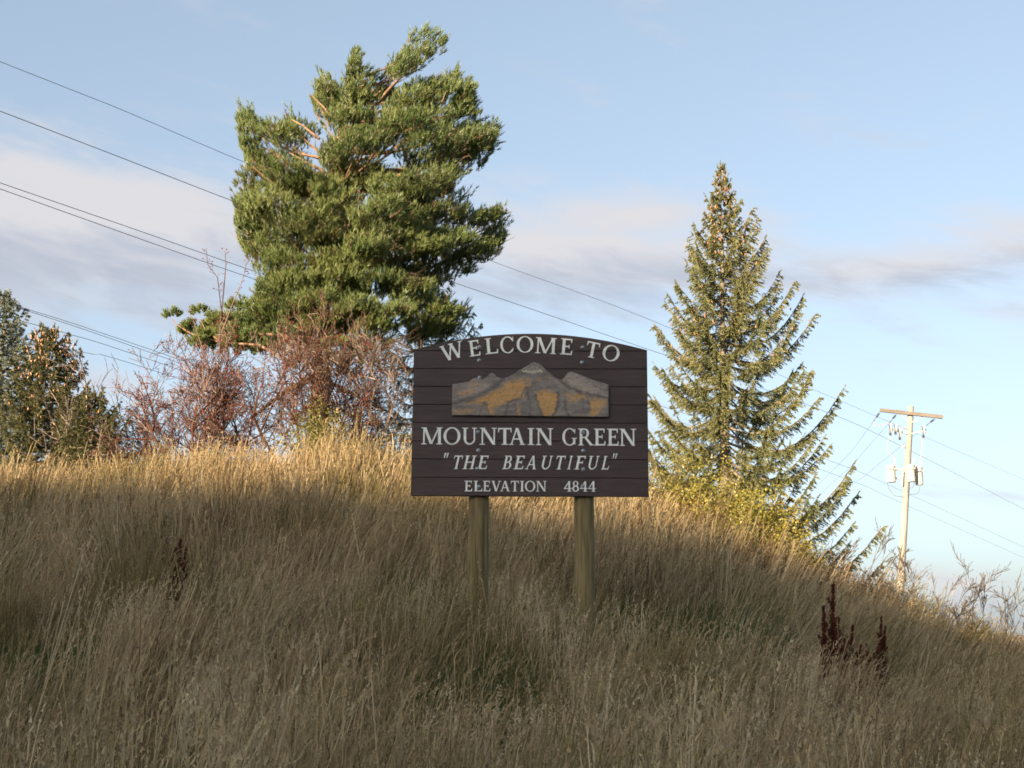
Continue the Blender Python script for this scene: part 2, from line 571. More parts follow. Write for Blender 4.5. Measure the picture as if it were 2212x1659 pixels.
def tuft(V, F, T, I, kind, r, ox, oy, oz, sc, rz, lod):
    """append one tuft of blades leaning towards +x, turned by rz; lod 0 fine .. 1 coarse"""
    mi, n, h0, h1, spread, lean, curl, width, head, droop, segs = TUFT[kind]
    if lod:
        n = int(n * 0.42); width *= 2.1; segs = 3 if not head else 2; spread *= 1.3
    n = max(4, int(n * r.uniform(0.75, 1.2)))
    b = r.normal(0, spread, (n, 2))
    h = r.uniform(h0, h1, n) * sc
    az = r.normal(0, 0.8, n) + rz
    ln = np.maximum(0.02, r.normal(lean, 0.13, n))
    dx, dy = np.cos(az), np.sin(az)
    w = width * r.uniform(0.7, 1.25, n)
    fa = r.uniform(0, math.pi, n)
    cu = curl * r.uniform(0.3, 1.6, n)
    t = np.linspace(0, 1, segs + 1)[None, :]
    off = h[:, None] * (ln[:, None] * t + cu[:, None] * t ** 2.4)
    zz = h[:, None] * (t * np.sqrt(np.maximum(0.2, 1 - ln * ln))[:, None] - 0.5 * cu[:, None] * t ** 2.6)
    tw = np.clip(1.0 - 0.82 * t ** 1.5, 0.14, 1) if not head else np.full(t.shape, 0.62)
    cen = np.stack([ox + b[:, :1] + dx[:, None] * off, oy + b[:, 1:] + dy[:, None] * off, oz + zz], -1)
    wv = np.stack([np.cos(fa) * w, np.sin(fa) * w, np.zeros(n)], -1)[:, None, :] * tw[..., None] * 0.5
    vs = np.stack([cen - wv, cen + wv], 2).reshape(n, (segs + 1) * 2, 3)
    tn = r.uniform(0.05, 0.95, n)
    base = sum(len(q) for q in V)
    V.append(vs.reshape(-1, 3)); T.append(np.repeat(tn, (segs + 1) * 2))
    j = np.arange(segs)
    quad = np.stack([2 * j, 2 * j + 1, 2 * j + 3, 2 * j + 2], -1)[None] + (np.arange(n) * (segs + 1) * 2)[:, None, None] + base
    F.append(quad.reshape(-1, 4)); I.append(np.full(n * segs, mi))
    if head:
        k = 9 if not lod else 5
        tip = cen[:, -1]; d = tip - cen[:, -2]; d = d / (np.linalg.norm(d, axis=1, keepdims=True) + 1e-9)
        hl = head * r.uniform(0.7, 1.3, n) * sc
        s_ = np.linspace(0, 1, k)[None, :, None]
        hb = tip[:, None] + d[:, None] * hl[:, None, None] * (s_ - 0.25) + np.stack([dx, dy, np.full(n, -0.6)], -1)[:, None] * (droop * hl)[:, None, None] * s_ * s_
        q = r.normal(0, 1, (n, k, 3)); q /= np.linalg.norm(q, axis=-1, keepdims=True)
        e = d[:, None] * 0.75 + q * 0.65
        fl = hl[:, None, None] * r.uniform(0.16, 0.3, (n, k, 1)) * (1 - 0.4 * s_)
        sw = np.cross(e, r.normal(0, 1, (n, k, 3))); sw /= np.linalg.norm(sw, axis=-1, keepdims=True) + 1e-6
        sw = sw * (w[:, None, None] * r.uniform(0.45, 0.8, (n, k, 1)))
        tri = np.stack([hb - sw, hb + sw, hb + e * fl], 2).reshape(-1, 3)
        base = sum(len(q) for q in V)
        V.append(tri); T.append(np.repeat(np.minimum(1.0, tn * 0.7 + 0.2), 3 * k))
        F.append(np.arange(n * k * 3).reshape(-1, 3) + base); I.append(np.full(n * k, mi))


def grass_mesh(name, V, F, T, I):
    me = bpy.data.meshes.new(name)
    V = np.concatenate(V); T = np.concatenate(T); I = np.concatenate(I)
    Lp = np.concatenate([f.reshape(-1) for f in F]).astype(np.int32)
    sz = np.concatenate([np.full(len(f), f.shape[1]) for f in F])
    S = np.concatenate([[0], np.cumsum(sz)[:-1]]).astype(np.int32)
    me.vertices.add(len(V)); me.vertices.foreach_set('co', V.astype(np.float32).reshape(-1))
    me.loops.add(len(Lp)); me.loops.foreach_set('vertex_index', Lp)
    me.polygons.add(len(S)); me.polygons.foreach_set('loop_start', S)
    for k in GM: me.materials.append(M[k])
    me.polygons.foreach_set('material_index', I.astype(np.int32))
    me.update(calc_edges=True)
    a = me.attributes.new('tint', 'FLOAT', 'POINT'); a.data.foreach_set('value', T.astype(np.float32))
    return me


PROTO = bpy.data.collections.new('grass_sods')      # the sods that the grass object repeats; not linked to the scene
SLOPE = 0.21
SOD = 0.95
SODS = {}
MIX = {'mix': dict(s=.32, b=.32, p=.05, g=.24, w=.07), 'straw': dict(s=.56, b=.18, p=.04, g=.17, w=.05), 'pale': dict(s=.24, b=.28, p=.26, g=.20, w=.02),
       'green': dict(s=.05, b=.08, p=.0, g=.85, w=.02), 'low': dict(s=.02, b=.10, p=.0, l=.88), 'weed': dict(s=.22, b=.30, p=.02, g=.04, w=.42)}
_c = 0
for lod in (0, 1):
    for key, nvar in (('mix', 4), ('straw', 3), ('pale', 2), ('green', 2), ('low', 1), ('weed', 2)):
        for v in range(nvar):
            r = np.random.default_rng(1000 + _c)
            V, F, T, I = [], [], [], []
            nt_ = 21 if lod == 0 else 24
            ks = list(MIX[key]); pr_ = np.array([MIX[key][q] for q in ks]); pr_ = pr_ / pr_.sum()
            for i in range(nt_):
                ox, oy = r.uniform(-.5, .5, 2) * SOD * 1.15
                tuft(V, F, T, I, str(r.choice(ks, p=pr_)), r, ox, oy, SLOPE * oy - 0.02, r.uniform(0.6, 1.15), r.normal(0, 0.65), lod)
            o = bpy.data.objects.new('sod_%02d' % _c, grass_mesh('sod', V, F, T, I))
            PROTO.objects.link(o)
            SODS.setdefault((lod, key), []).append(_c)
            _c += 1
for key in 'psgwl':        # single tufts, for the spots that stand out
    for v in range(2):
        V, F, T, I = [], [], [], []
        tuft(V, F, T, I, key, np.random.default_rng(2000 + _c), 0, 0, -0.02, 1.0, 0.0, 0)
        PROTO.objects.link(bpy.data.objects.new('sod_%02d' % _c, grass_mesh('tuft', V, F, T, I)))
        SODS.setdefault((9, key), []).append(_c)
        _c += 1


def snoise(x, y, s, seed):
    """cheap smooth noise from a few sines, about -1..1"""
    r = np.random.default_rng(seed)
    v = 0
    for k in range(5):
        a, ph = r.uniform(0, 6.28, 2)
        f = s * r.uniform(0.6, 1.8)
        v = v + np.sin(f * (x * math.cos(a) + y * math.sin(a)) + ph)
    return v / 2.6


# patches seen in the photo: (photo x, y, radius across and along in metres, kind, height factor)
PATCH = [(1500, 1350, 1.1, 2.6, 'green', 1.65), (1390, 1330, 0.8, 2.0, 'green', 1.5), (1010, 1440, 0.7, 1.3, 'green', 1.1), (855, 1250, 0.8, 1.8, 'green', 1.3), (260, 1320, 1.0, 2.0, 'green', 1.5), (10, 1440, 1.3, 3.2, 'low', 1.0), (1900, 1480, 0.7, 1.4, 'green', 0.9),
         (30, 1640, 0.9, 1.2, 'low', 1.0), (330, 1640, 0.35, 0.6, 'low', 1.0), (640, 1330, 0.4, 1.0, 'green', 0.8),
         (330, 1190, 1.6, 2.2, 'weed', 1.0), (1700, 1180, 1.6, 3.0, 'weed', 1.0), (1480, 1130, 1.6, 2.5, 'weed', 1.0), (1330, 1210, 0.9, 1.6, 'weed', 1.0), (1520, 1640, 0.9, 1.2, 'pale', 1.0), (950, 1640, 0.8, 1.0, 'pale', 1.0)]
PW = []
for px, py, rad, dy, kd, hf in PATCH:
    p = ground_at(px, py, 0.35 if kd == 'low' else 0.6)
    PW.append((p.x, p.y, rad, dy, kd, hf))


def make_grass(name, label, y0, y1, seed):
    r = np.random.default_rng(seed)
    X_, Y_, Z_, K_, RO, SC = [], [], [], [], [], []
    step = 0.84
    for yy in np.arange(y0, y1, step):
        lim = 0.44 * yy + 2.4
        for xx in np.arange(-lim, lim + step, step):
            x = xx + r.uniform(-.3, .3); y = yy + r.uniform(-.3, .3)
            far = y > 17.5 + r.uniform(-1.5, 1.5)
            n1, n2, n3 = snoise(x, y, 1.1, 5), snoise(x, y, 1.7, 6), snoise(x, y, 0.6, 9)
            q = r.uniform(0, 1)
            pp = max(0.0, 0.06 + 0.26 * n2) * min(1.0, max(0.1, (16 - y) / 6)); gp = max(0.0, -0.02 - 0.20 * n1) * (0.3 if far else 1); wp = max(0.02, 0.06 + 0.12 * n3)
            key = 'pale' if q < pp else 'green' if q < pp + gp else 'weed' if q < pp + gp + wp else 'straw' if q < pp + gp + wp + 0.3 else 'mix'
            hf = 1.0
            for (cx, cy, rx, ry, kd, h) in PW:
                w = math.exp(-1.1 * (((x - cx) / rx) ** 2 + ((y - cy) / ry) ** 2))
                if r.uniform(0, 1) < w * 1.3:
                    key = kd
                hf *= 1 + (h - 1) * min(1, w * 1.4)
            sx = (gz(x + .4, y) - gz(x - .4, y)) / .8; sy_ = (gz(x, y + .4) - gz(x, y - .4)) / .8
            X_.append(x); Y_.append(y); Z_.append(gz(x, y))
            K_.append(int(r.choice(SODS[(1 if far else 0, key)])))
            RO.append((math.atan(sy_ - SLOPE), -math.atan(sx) * 0.9 + r.normal(0.0, 0.07) + 0.16 * snoise(x, y, 1.3, 31), r.normal(0, 0.35) + 0.35 * snoise(x, y, 0.9, 22)))
            s_ = (1.02 + 0.24 * n1 + 0.17 * snoise(x, y, 3.2, 77) + 0.13 * r.normal()) * hf
            SC.append((1.0, 1.0, max(0.45, min(1.7, s_))))
    # single tufts: pale clumps, tall stalks at the front, a few standing out all over
    spots = []
    for px, py, k, num, sp_, hs in [(225, 1440, 'p', 16, .16, 1.0), (225, 1400, 'p', 10, .14, 1.0), (1105, 1320, 's', 16, .17, 1.0), (1095, 1300, 's', 10, .15, 1.05), (1010, 1275, 's', 12, .16, 1.1), (1045, 1280, 's', 10, .14, 1.05), (1680, 1450, 's', 8, .2, 1.0), (600, 1215, 's', 6, .3, 1.0), (690, 1190, 's', 6, .3, 1.0)]:
        p = ground_at(px, py + 40, 0.25)
        for i in range(num):
            spots.append((p.x + r.normal(0, sp_), p.y + r.normal(0, sp_ * 1.6), k, hs))
    for i in range(900):
        y = math.sqrt(r.uniform(5.8 ** 2, 16 ** 2)); x = r.uniform(-.44, .44) * y + r.uniform(-1, 1)
        k = 'p' if snoise(x, y, 1.7, 6) + r.normal(0, .4) > 0.35 else 's'
        spots.append((x, y, k, r.uniform(0.8, 1.12)))
    low = [q for q in PW if q[4] in ('low', 'green')]
    for x, y, k, hs in spots:
        if any(((x - q[0]) / q[2]) ** 2 + ((y - q[1]) / q[3]) ** 2 < 0.8 for q in low):
            continue
        X_.append(x); Y_.append(y); Z_.append(gz(x, y)); K_.append(int(r.choice(SODS[(9, k)])))
        RO.append((r.normal(0, .08), r.normal(0.03, .10), r.normal(0, .6))); SC.append((1.0, 1.0, hs))
    n = len(X_)
    me = bpy.data.meshes.new(name)
    me.vertices.add(n)
    me.vertices.foreach_set('co', np.stack([X_, Y_, Z_], -1).astype(np.float32).reshape(-1))
    for nm, data in (('rot', np.array(RO)), ('scl', np.array(SC))):
        a = me.attributes.new(nm, 'FLOAT_VECTOR', 'POINT'); a.data.foreach_set('vector', data.astype(np.float32).reshape(-1))
    a = me.attributes.new('pick', 'INT', 'POINT'); a.data.foreach_set('value', np.array(K_, np.int32))
    o = bpy.data.objects.new(name, me)
    COL.objects.link(o)
    props(o, label, 'grass', kind='stuff')
    ng = bpy.data.node_groups.new(name + '_scatter', 'GeometryNodeTree')
    ng.interface.new_socket('Geometry', in_out='INPUT', socket_type='NodeSocketGeometry')
    ng.interface.new_socket('Geometry', in_out='OUTPUT', socket_type='NodeSocketGeometry')
    N, L = ng.nodes, ng.links
    gi = N.new('NodeGroupInput'); go = N.new('NodeGroupOutput')
    ci = N.new('GeometryNodeCollectionInfo')
    ci.inputs['Collection'].default_value = PROTO
    ci.inputs['Separate Children'].default_value = True
    ci.inputs['Reset Children'].default_value = True
    ip = N.new('GeometryNodeInstanceOnPoints')
    ip.inputs['Pick Instance'].default_value = True
    def na(nm, ty):
        q = N.new('GeometryNodeInputNamedAttribute'); q.data_type = ty
        q.inputs['Name'].default_value = nm
        return q.outputs['Attribute']
    er = N.new('FunctionNodeEulerToRotation')
    L.new(na('rot', 'FLOAT_VECTOR'), er.inputs[0])
    L.new(gi.outputs[0], ip.inputs['Points'])
    L.new(ci.outputs[0], ip.inputs['Instance'])
    L.new(na('pick', 'INT'), ip.inputs['Instance Index'])
    L.new(er.outputs[0], ip.inputs['Rotation'])
    L.new(na('scl', 'FLOAT_VECTOR'), ip.inputs['Scale'])
    L.new(ip.outputs[0], go.inputs[0])
    md = o.modifiers.new('scatter', 'NODES')
    md.node_group = ng
    return o


make_grass('tall_grass', 'tall dry straw-coloured grass leaning in the wind over the whole hillside', 5.6, 36.0, 31)


# ------------------------------------------------------------------ welcome sign
SK = 2.4 / 1985.0                 # metres per unit of the sign drawing (1985 units wide)
SX0, SY0 = 90.0, 1475.0
SIGN_D = 14.2
sl = at(887, 1071, SIGN_D); sr = at(1401, 1073, SIGN_D)
SW = (sr - sl).x
SK = SW / 1990.0
M['plank'] = mat_noise('stained_plank', [(0.3, (0.030, 0.0165, 0.0150)), (0.5, (0.041, 0.0230, 0.0205)), (0.72, (0.054, 0.032, 0.028))], 5.0, (0.5, 4, 7), 0.55, bump=0.25, bump_scale=30, spec=0.45)
_mt = M['plank']; _N, _L = _mt.node_tree.nodes, _mt.node_tree.links
_b = _N['Principled BSDF']; _src = _b.inputs['Base Color'].links[0].from_socket
_oi = _N.new('ShaderNodeObjectInfo'); _mr = _N.new('ShaderNodeMapRange')
_mr.inputs[3].default_value = 0.86; _mr.inputs[4].default_value = 1.16
_L.new(_oi.outputs['Random'], _mr.inputs[0])
_tc = _N.new('ShaderNodeTexCoord'); _mp = _N.new('ShaderNodeMapping'); _mp.inputs['Scale'].default_value = (1.2, 1, 26)
_ns = _N.new('ShaderNodeTexNoise'); _ns.inputs['Scale'].default_value = 3.0; _ns.inputs['Detail'].default_value = 8; _ns.inputs['Distortion'].default_value = 0.6
_L.new(_tc.outputs['Object'], _mp.inputs[0]); _L.new(_mp.outputs[0], _ns.inputs['Vector'])
_m2 = _N.new('ShaderNodeMapRange'); _m2.inputs[1].default_value = 0.3; _m2.inputs[2].default_value = 0.7; _m2.inputs[3].default_value = 0.72; _m2.inputs[4].default_value = 1.3
_L.new(_ns.outputs['Fac'], _m2.inputs[0])
_mm = _N.new('ShaderNodeMath'); _mm.operation = 'MULTIPLY'; _L.new(_mr.outputs[0], _mm.inputs[0]); _L.new(_m2.outputs[0], _mm.inputs[1])
_vm = _N.new('ShaderNodeVectorMath'); _vm.operation = 'SCALE'; _L.new(_src, _vm.inputs[0]); _L.new(_mm.outputs[0], _vm.inputs['Scale'])
_L.new(_vm.outputs[0], _b.inputs['Base Color'])
M['letter'] = mat_noise('letter_paint', [(0.3, (0.62, 0.63, 0.59)), (0.55, (0.76, 0.77, 0.72)), (0.8, (0.82, 0.83, 0.78))], 16, rough=0.6, detail=6, bump=0.2, bump_scale=60)
M['steel'] = mat_noise('bolt_steel', [(0.35, (0.16, 0.19, 0.21)), (0.65, (0.36, 0.40, 0.43))], 40, rough=0.42, metallic=0.6)
M['post'] = mat_noise('treated_post', [(0.30, (0.07, 0.052, 0.024)), (0.48, (0.16, 0.122, 0.058)), (0.68, (0.25, 0.195, 0.098))], 12, (2.2, 2.2, 0.14), 0.85, bump=0.5, bump_scale=16)

sbase = Vector(((sl.x + sr.x) / 2, SIGN_D, 0))
sbase.z = gz(sbase.x, SIGN_D + 0.15)
sign = empty('welcome_sign', sbase, 'dark brown plank welcome sign with white lettering and a painted mountain panel on two posts', 'sign')
ROLL = R(-0.38)
YAW = R(-1.2)
SGN = Matrix.Translation(Vector((0, 0, sl.z - sbase.z + (sr.z - sl.z) / 2))) @ Matrix.Rotation(YAW, 4, 'Z') @ Matrix.Rotation(-ROLL, 4, 'Y')


def sp(zx, zy, d=0.0):
    """sign drawing units -> local position: x along the board, z up from its lower edge, y towards the back"""
    return Vector(((zx - 1085.0) * SK, -d, (1476.0 + (zx - 1085.0) * 0.0085 - zy) * SK))


def sign_part(mb, name, mat, smooth=False, label=None, parent=None):
    me = mb.mesh(name, mat, smooth)
    me.transform(SGN)
    o = bpy.data.objects.new(name, me)
    COL.objects.link(o)
    o.parent = parent or sign
    if label: o['label'] = label
    return o


HW = SW / 2
PH = 155.5 * SK
TH = 0.040


def plank_mesh(z0, z1f, seed, ch=0.0045, n=24):
    """a plank from z0 up to the height function z1f(x), chamfered front edges"""
    r = random.Random(seed)
    dep = r.uniform(-0.0012, 0.0012)
    mb = MB()
    xs = [-HW + (2 * HW) * i / n for i in range(n + 1)]
    rows = []
    for i, x in enumerate(xs):
        zt = z1f(x)
        c = min(ch, (zt - z0) * 0.3)
        xx = x
        j0 = r.uniform(-0.0006, 0.0006)
        rows += [(xx, TH, z0), (xx, -dep + c, z0 + 0.0004), (xx, -dep, z0 + c + j0), (xx, -dep, zt - c), (xx, -dep + c, zt - 0.0004), (xx, TH, zt)]
    fs = []
    for i in range(n):
        a, b = i * 6, (i + 1) * 6
        for k in range(6):
            k2 = (k + 1) % 6
            fs.append((a + k, b + k, b + k2, a + k2))
    fs.append(tuple(range(6))); fs.append(tuple(n * 6 + k for k in reversed(range(6))))
    mb.add(rows, fs)
    return mb


for i in range(8):
    z0 = i * PH
    sign_part(plank_mesh(z0 + 0.0006, lambda x, z0=z0: z0 + PH - 0.0006, i), 'plank', M['plank'])
zt0 = 8 * PH
RISE = 142 * SK
sign_part(plank_mesh(zt0 + 0.0006, lambda x: zt0 + 0.012 + RISE * (1 - (x / HW) ** 2) * (1 - 0.03 * (x / HW) ** 2), 99, n=48), 'arched_plank', M['plank'])

# posts, behind the planks and down into the ground
for zx, gx_px in ((645, 1031), (1531, 1259)):
    p = sp(zx, 1476)
    top = SGN @ Vector((p.x, TH + 0.104, 8 * PH + 0.03))
    bx_ = top.x + sbase.x
    zb = gz(bx_, SIGN_D + 0.15) - sbase.z - 0.35
    mb = MB()
    prof_pts, rad = [], []
    rr = random.Random(int(zx))
    for k in range(15):
        t = k / 14
        prof_pts.append((top.x + 0.004 * math.sin(t * 7 + zx), top.y + 0.003 * math.cos(t * 5), zb + (top.z - zb) * t))
        rad.append(0.1015 * (1.02 - 0.04 * t) + rr.uniform(-0.0012, 0.0012))
    mb.tube(prof_pts, rad, 20)
    me = mb.mesh('post', M['post'], True)
    o = bpy.data.objects.new('post', me); COL.objects.link(o); o.parent = sign

# carriage bolts
for zx, zy in [(652, 196), (650, 313), (655, 463), (645, 930), (652, 1087), (645, 1243), (658, 1395), (1530, 205), (1527, 337), (1532, 940), (1535, 1095), (1535, 1252), (1531, 1392)]:
    c = sp(zx, zy, 0.001)
    mb = MB()
    mb.lathe([(0.0205, 0), (0.0205, 0.003), (0.0185, 0.0038), (0.013, 0.0042), (0.0125, 0.008), (0.009, 0.0115), (0.004, 0.013)], c, (0, -1, 0), 18)
    sign_part(mb, 'bolt', M['steel'], True)

# --- letters, drawn stroke by stroke in units of cap height
TK, TN, SR = 0.165, 0.088, 0.056


class Glyph:
    def __init__(self):
        self.p = []

    def poly(self, pts): self.p.append(pts)

    def rect(self, x0, y0, x1, y1): self.poly([(x0, y0), (x1, y0), (x1, y1), (x0, y1)])

    def bar(self, xa, ya, xb, yb, w):
        """slanted stroke with horizontal ends, w wide along x"""
        self.poly([(xa - w / 2, ya), (xa + w / 2, ya), (xb + w / 2, yb), (xb - w / 2, yb)])

    def serif(self, xc, y, hw, up):
        """thin foot at y (0 or 1) with a small bracket"""
        h = SR if up else -SR
        self.poly([(xc - hw, y), (xc + hw, y), (xc + hw, y + h * 0.7), (xc + hw * 0.55, y + h), (xc - hw * 0.55, y + h), (xc - hw, y + h * 0.7)][::1 if up else -1])

    def stem(self, xc, w=TK, s0=True, s1=True, y0=0.0, y1=1.0, hw=None):
        self.rect(xc - w / 2, y0, xc + w / 2, y1)
        hw = hw or w / 2 + 0.10
        if s0: self.serif(xc, y0, hw, True)
        if s1: self.serif(xc, y1, hw, False)

    def ring(self, cx, cy, rx, ry, a0, a1, thick=TK, thin=TN * 0.8, n=28):
        """bowl with vertical stress, split in quads"""
        for i in range(n):
            q = []
            for a in (a0 + (a1 - a0) * i / n, a0 + (a1 - a0) * (i + 1) / n):
                a = R(a)
                t = thin + (thick - thin) * abs(math.cos(a)) ** 1.3
                q.append(((cx + rx * math.cos(a), cy + ry * math.sin(a)), (cx + (rx - t) * math.cos(a), cy + (ry - t * 0.85) * math.sin(a))))
            self.poly([q[0][1], q[0][0], q[1][0], q[1][1]])


def glyph(c):
    g = Glyph()
    if c == 'I':
        g.stem(0.2); w = 0.4
    elif c == 'L':
        g.stem(0.2); g.rect(0.2, 0, 0.68, 0.085); g.poly([(0.60, 0), (0.70, 0), (0.72, 0.27), (0.67, 0.27)]); w = 0.72
    elif c in 'EF':
        g.stem(0.2)
        g.rect(0.2, 0.915, 0.64, 1.0); g.poly([(0.60, 0.76), (0.645, 0.76), (0.655, 1.0), (0.56, 1.0)])
        g.rect(0.2, 0.475, 0.50, 0.555); g.rect(0.475, 0.40, 0.525, 0.63)
        if c == 'E':
            g.rect(0.2, 0, 0.66, 0.085); g.poly([(0.58, 0), (0.68, 0), (0.70, 0.26), (0.65, 0.26)])
        w = 0.70
    elif c == 'T':
        g.stem(0.4, s1=False); g.rect(0.03, 0.915, 0.77, 1.0)
        g.poly([(0.02, 0.74), (0.07, 0.74), (0.115, 1.0), (0.035, 1.0)]); g.poly([(0.73, 0.74), (0.78, 0.74), (0.765, 1.0), (0.685, 1.0)]); w = 0.8
    elif c == 'H':
        g.stem(0.2); g.stem(0.75); g.rect(0.2, 0.47, 0.75, 0.55); w = 0.95
    elif c == 'N':
        g.stem(0.17, TN, hw=0.16); g.stem(0.86, TN, s0=False, hw=0.16); g.bar(0.86, 0.0, 0.20, 1.0, TK * 1.15); w = 1.02
    elif c == 'M':
        g.stem(0.16, TN, hw=0.155); g.stem(1.07, TK, hw=0.175); g.bar(0.60, 0.02, 0.20, 1.0, TK * 1.05); g.bar(0.60, 0.02, 1.03, 1.0, TN * 1.05); w = 1.25
    elif c == 'W':
        g.bar(0.38, 0, 0.12, 1, TK * 1.05); g.bar(0.38, 0, 0.68, 1, TN); g.bar(0.94, 0, 0.66, 1, TK * 1.05); g.bar(0.94, 0, 1.24, 1, TN)
        g.serif(0.13, 1, 0.15, False); g.serif(1.25, 1, 0.14, False); g.serif(0.66, 1, 0.15, False); w = 1.38
    elif c == 'V':
        g.bar(0.44, 0, 0.14, 1, TK * 1.05); g.bar(0.44, 0, 0.76, 1, TN); g.serif(0.15, 1, 0.15, False); g.serif(0.77, 1, 0.14, False); w = 0.9
    elif c == 'A':
        g.bar(0.14, 0, 0.46, 1, TN); g.bar(0.80, 0, 0.47, 1, TK * 1.05); g.rect(0.24, 0.31, 0.68, 0.385); g.serif(0.14, 0, 0.14, True); g.serif(0.80, 0, 0.16, True); w = 0.95
    elif c == 'U':
        g.rect(0.11, 0.36, 0.11 + TK, 1.0); g.serif(0.2, 1, 0.19, False); g.rect(0.74, 0.36, 0.74 + TN, 1.0); g.serif(0.79, 1, 0.15, False)
        cx, rx, ry, cy = 0.4775, 0.3675, 0.375, 0.36
        for i in range(22):
            q = []
            for a in (180 + 180 * i / 22, 180 + 180 * (i + 1) / 22):
                f = (a - 180) / 180
                t = TK * (1 - f) + TN * f
                t = t * abs(math.cos(R(a))) + 0.09 * (1 - abs(math.cos(R(a))))
                q.append(((cx + rx * math.cos(R(a)), cy + ry * math.sin(R(a))), (cx + (rx - t) * math.cos(R(a)), cy + (ry - t) * math.sin(R(a)))))
            g.poly([q[0][1], q[0][0], q[1][0], q[1][1]])
        w = 0.96
    elif c == 'O':
        g.ring(0.5, 0.5, 0.5, 0.52, 0, 360, n=44); w = 1.0
    elif c in 'CG':
        g.ring(0.5, 0.5, 0.48, 0.52, 38 if c == 'C' else 42, 360 - (42 if c == 'C' else 48), n=36)
        g.poly([(0.80, 0.72), (0.855, 0.70), (0.875, 0.98), (0.835, 0.98)])
        if c == 'C':
            g.poly([(0.86, 0.30), (0.80, 0.25), (0.80, 0.12), (0.86, 0.16)]); w = 0.92
        else:
            g.rect(0.72, 0.06, 0.72 + TK * 0.95, 0.42); g.serif(0.81, 0.44, 0.17, False); w = 0.98
    elif c in 'RB':
        g.stem(0.2, s0=True)
        if c == 'R':
            g.rect(0.2, 0.92, 0.46, 1.0); g.rect(0.2, 0.44, 0.46, 0.515)
            g.ring(0.43, 0.72, 0.29, 0.28, -90, 90, n=18)
            g.poly([(0.78, 0.0), (0.98, 0.0), (0.56, 0.48), (0.40, 0.48)]); g.rect(0.80, 0.0, 1.0, 0.055); w = 0.98
        else:
            g.rect(0.2, 0.92, 0.44, 1.0); g.rect(0.2, 0.48, 0.46, 0.555); g.rect(0.2, 0.0, 0.46, 0.08)
            g.ring(0.42, 0.755, 0.25, 0.245, -90, 90, n=16); g.ring(0.43, 0.27, 0.31, 0.27, -90, 90, n=18); w = 0.76
    elif c == '4':
        g.rect(0.44, 0.0, 0.44 + TK, 0.99); g.serif(0.53, 0, 0.19, True); g.rect(0.02, 0.245, 0.74, 0.335); g.poly([(0.02, 0.29), (0.12, 0.29), (0.60, 1.0), (0.49, 1.0)]); w = 0.74
    elif c == '8':
        g.ring(0.33, 0.755, 0.265, 0.255, 0, 360, thick=0.13, thin=0.085, n=26); g.ring(0.33, 0.275, 0.32, 0.285, 0, 360, thick=0.16, thin=0.09, n=30); w = 0.66
    elif c == '"':
        for x in (0.10, 0.36):
            g.poly([(x, 0.62), (x + 0.05, 0.62), (x + 0.13, 1.0), (x - 0.04, 1.0)])
        w = 0.5
    return g.p, w


def put_letter(c, xc, yc, cap, width, rot=0.0, shear=0.0):
    """c centred on drawing position (xc, yc); cap height and width in drawing units"""
    polys, w = glyph(c)
    mb = MB()
    ca, sa = math.cos(R(rot)), math.sin(R(rot))
    cen = sp(xc, yc)
    for k, pl in enumerate(polys):
        pts = []
        for (gx_, gy_) in pl:
            u = (gx_ / w - 0.5) * width + shear * (gy_ - 0.5) * cap
            v = (gy_ - 0.5) * cap
            pts.append(((u * ca - v * sa) * SK, (u * sa + v * ca) * SK))
        area = sum(pts[i][0] * pts[(i + 1) % len(pts)][1] - pts[(i + 1) % len(pts)][0] * pts[i][1] for i in range(len(pts)))
        if area < 0:
            pts.reverse()
        d = 0.0042 + 0.00022 * (k % 9)
        n = len(pts)
        front = [(cen.x + a, -d, cen.z + b) for a, b in pts]
        back = [(cen.x + a, 0.0012, cen.z + b) for a, b in pts]
        mb.add(front + back, [tuple(range(n))] + [(i, n + i, n + (i + 1) % n, (i + 1) % n) for i in range(n)])
    return sign_part(mb, 'letter', M['letter'])


for c, x, y, cap, w, rot in [('W', 424, 230, 138, 198, 16.5), ('E', 606, 206, 138, 98, 8), ('L', 752, 186, 138, 112, 5.5), ('C', 887, 178, 142, 122, 3), ('O', 1040, 175, 140, 143, 0),
                             ('M', 1219, 187, 140, 180, -3), ('E', 1394, 197, 140, 106, -5), ('T', 1617, 227, 138, 118, -12), ('O', 1774, 256, 138, 144, -16)]:
    put_letter(c, x, y, cap, w, rot)
for c, x0, x1 in [('M', 168, 348), ('O', 356, 500), ('U', 512, 640), ('N', 660, 808), ('T', 813, 935), ('A', 908, 1045), ('I', 1064, 1124), ('N', 1134, 1281),
                  ('G', 1356, 1482), ('R', 1490, 1618), ('E', 1622, 1722), ('E', 1733, 1833), ('N', 1838, 1980)]:
    xc = (x0 + x1) / 2
    put_letter(c, xc, 961 + (xc - 260) * 0.0125, 144, x1 - x0, 0)
for c, x0, x1 in [('"', 343, 400), ('T', 428, 526), ('H', 520, 640), ('E', 640, 745), ('B', 852, 948), ('E', 946, 1050), ('A', 1046, 1160), ('U', 1170, 1283), ('T', 1290, 1390),
                  ('I', 1398, 1450), ('F', 1456, 1562), ('U', 1562, 1674), ('L', 1682, 1768), ('"', 1762, 1818)]:
    xc = (x0 + x1) / 2
    sh = 0.22
    if c == '"':
        put_letter(c, xc, 1168 + (xc - 500) * 0.008, 120, x1 - x0 - 16, 0, sh)
    else:
        put_letter(c, xc, 1187 + (xc - 500) * 0.008, 114, (x1 - x0) - sh * 114 * 0.85, 0, sh)
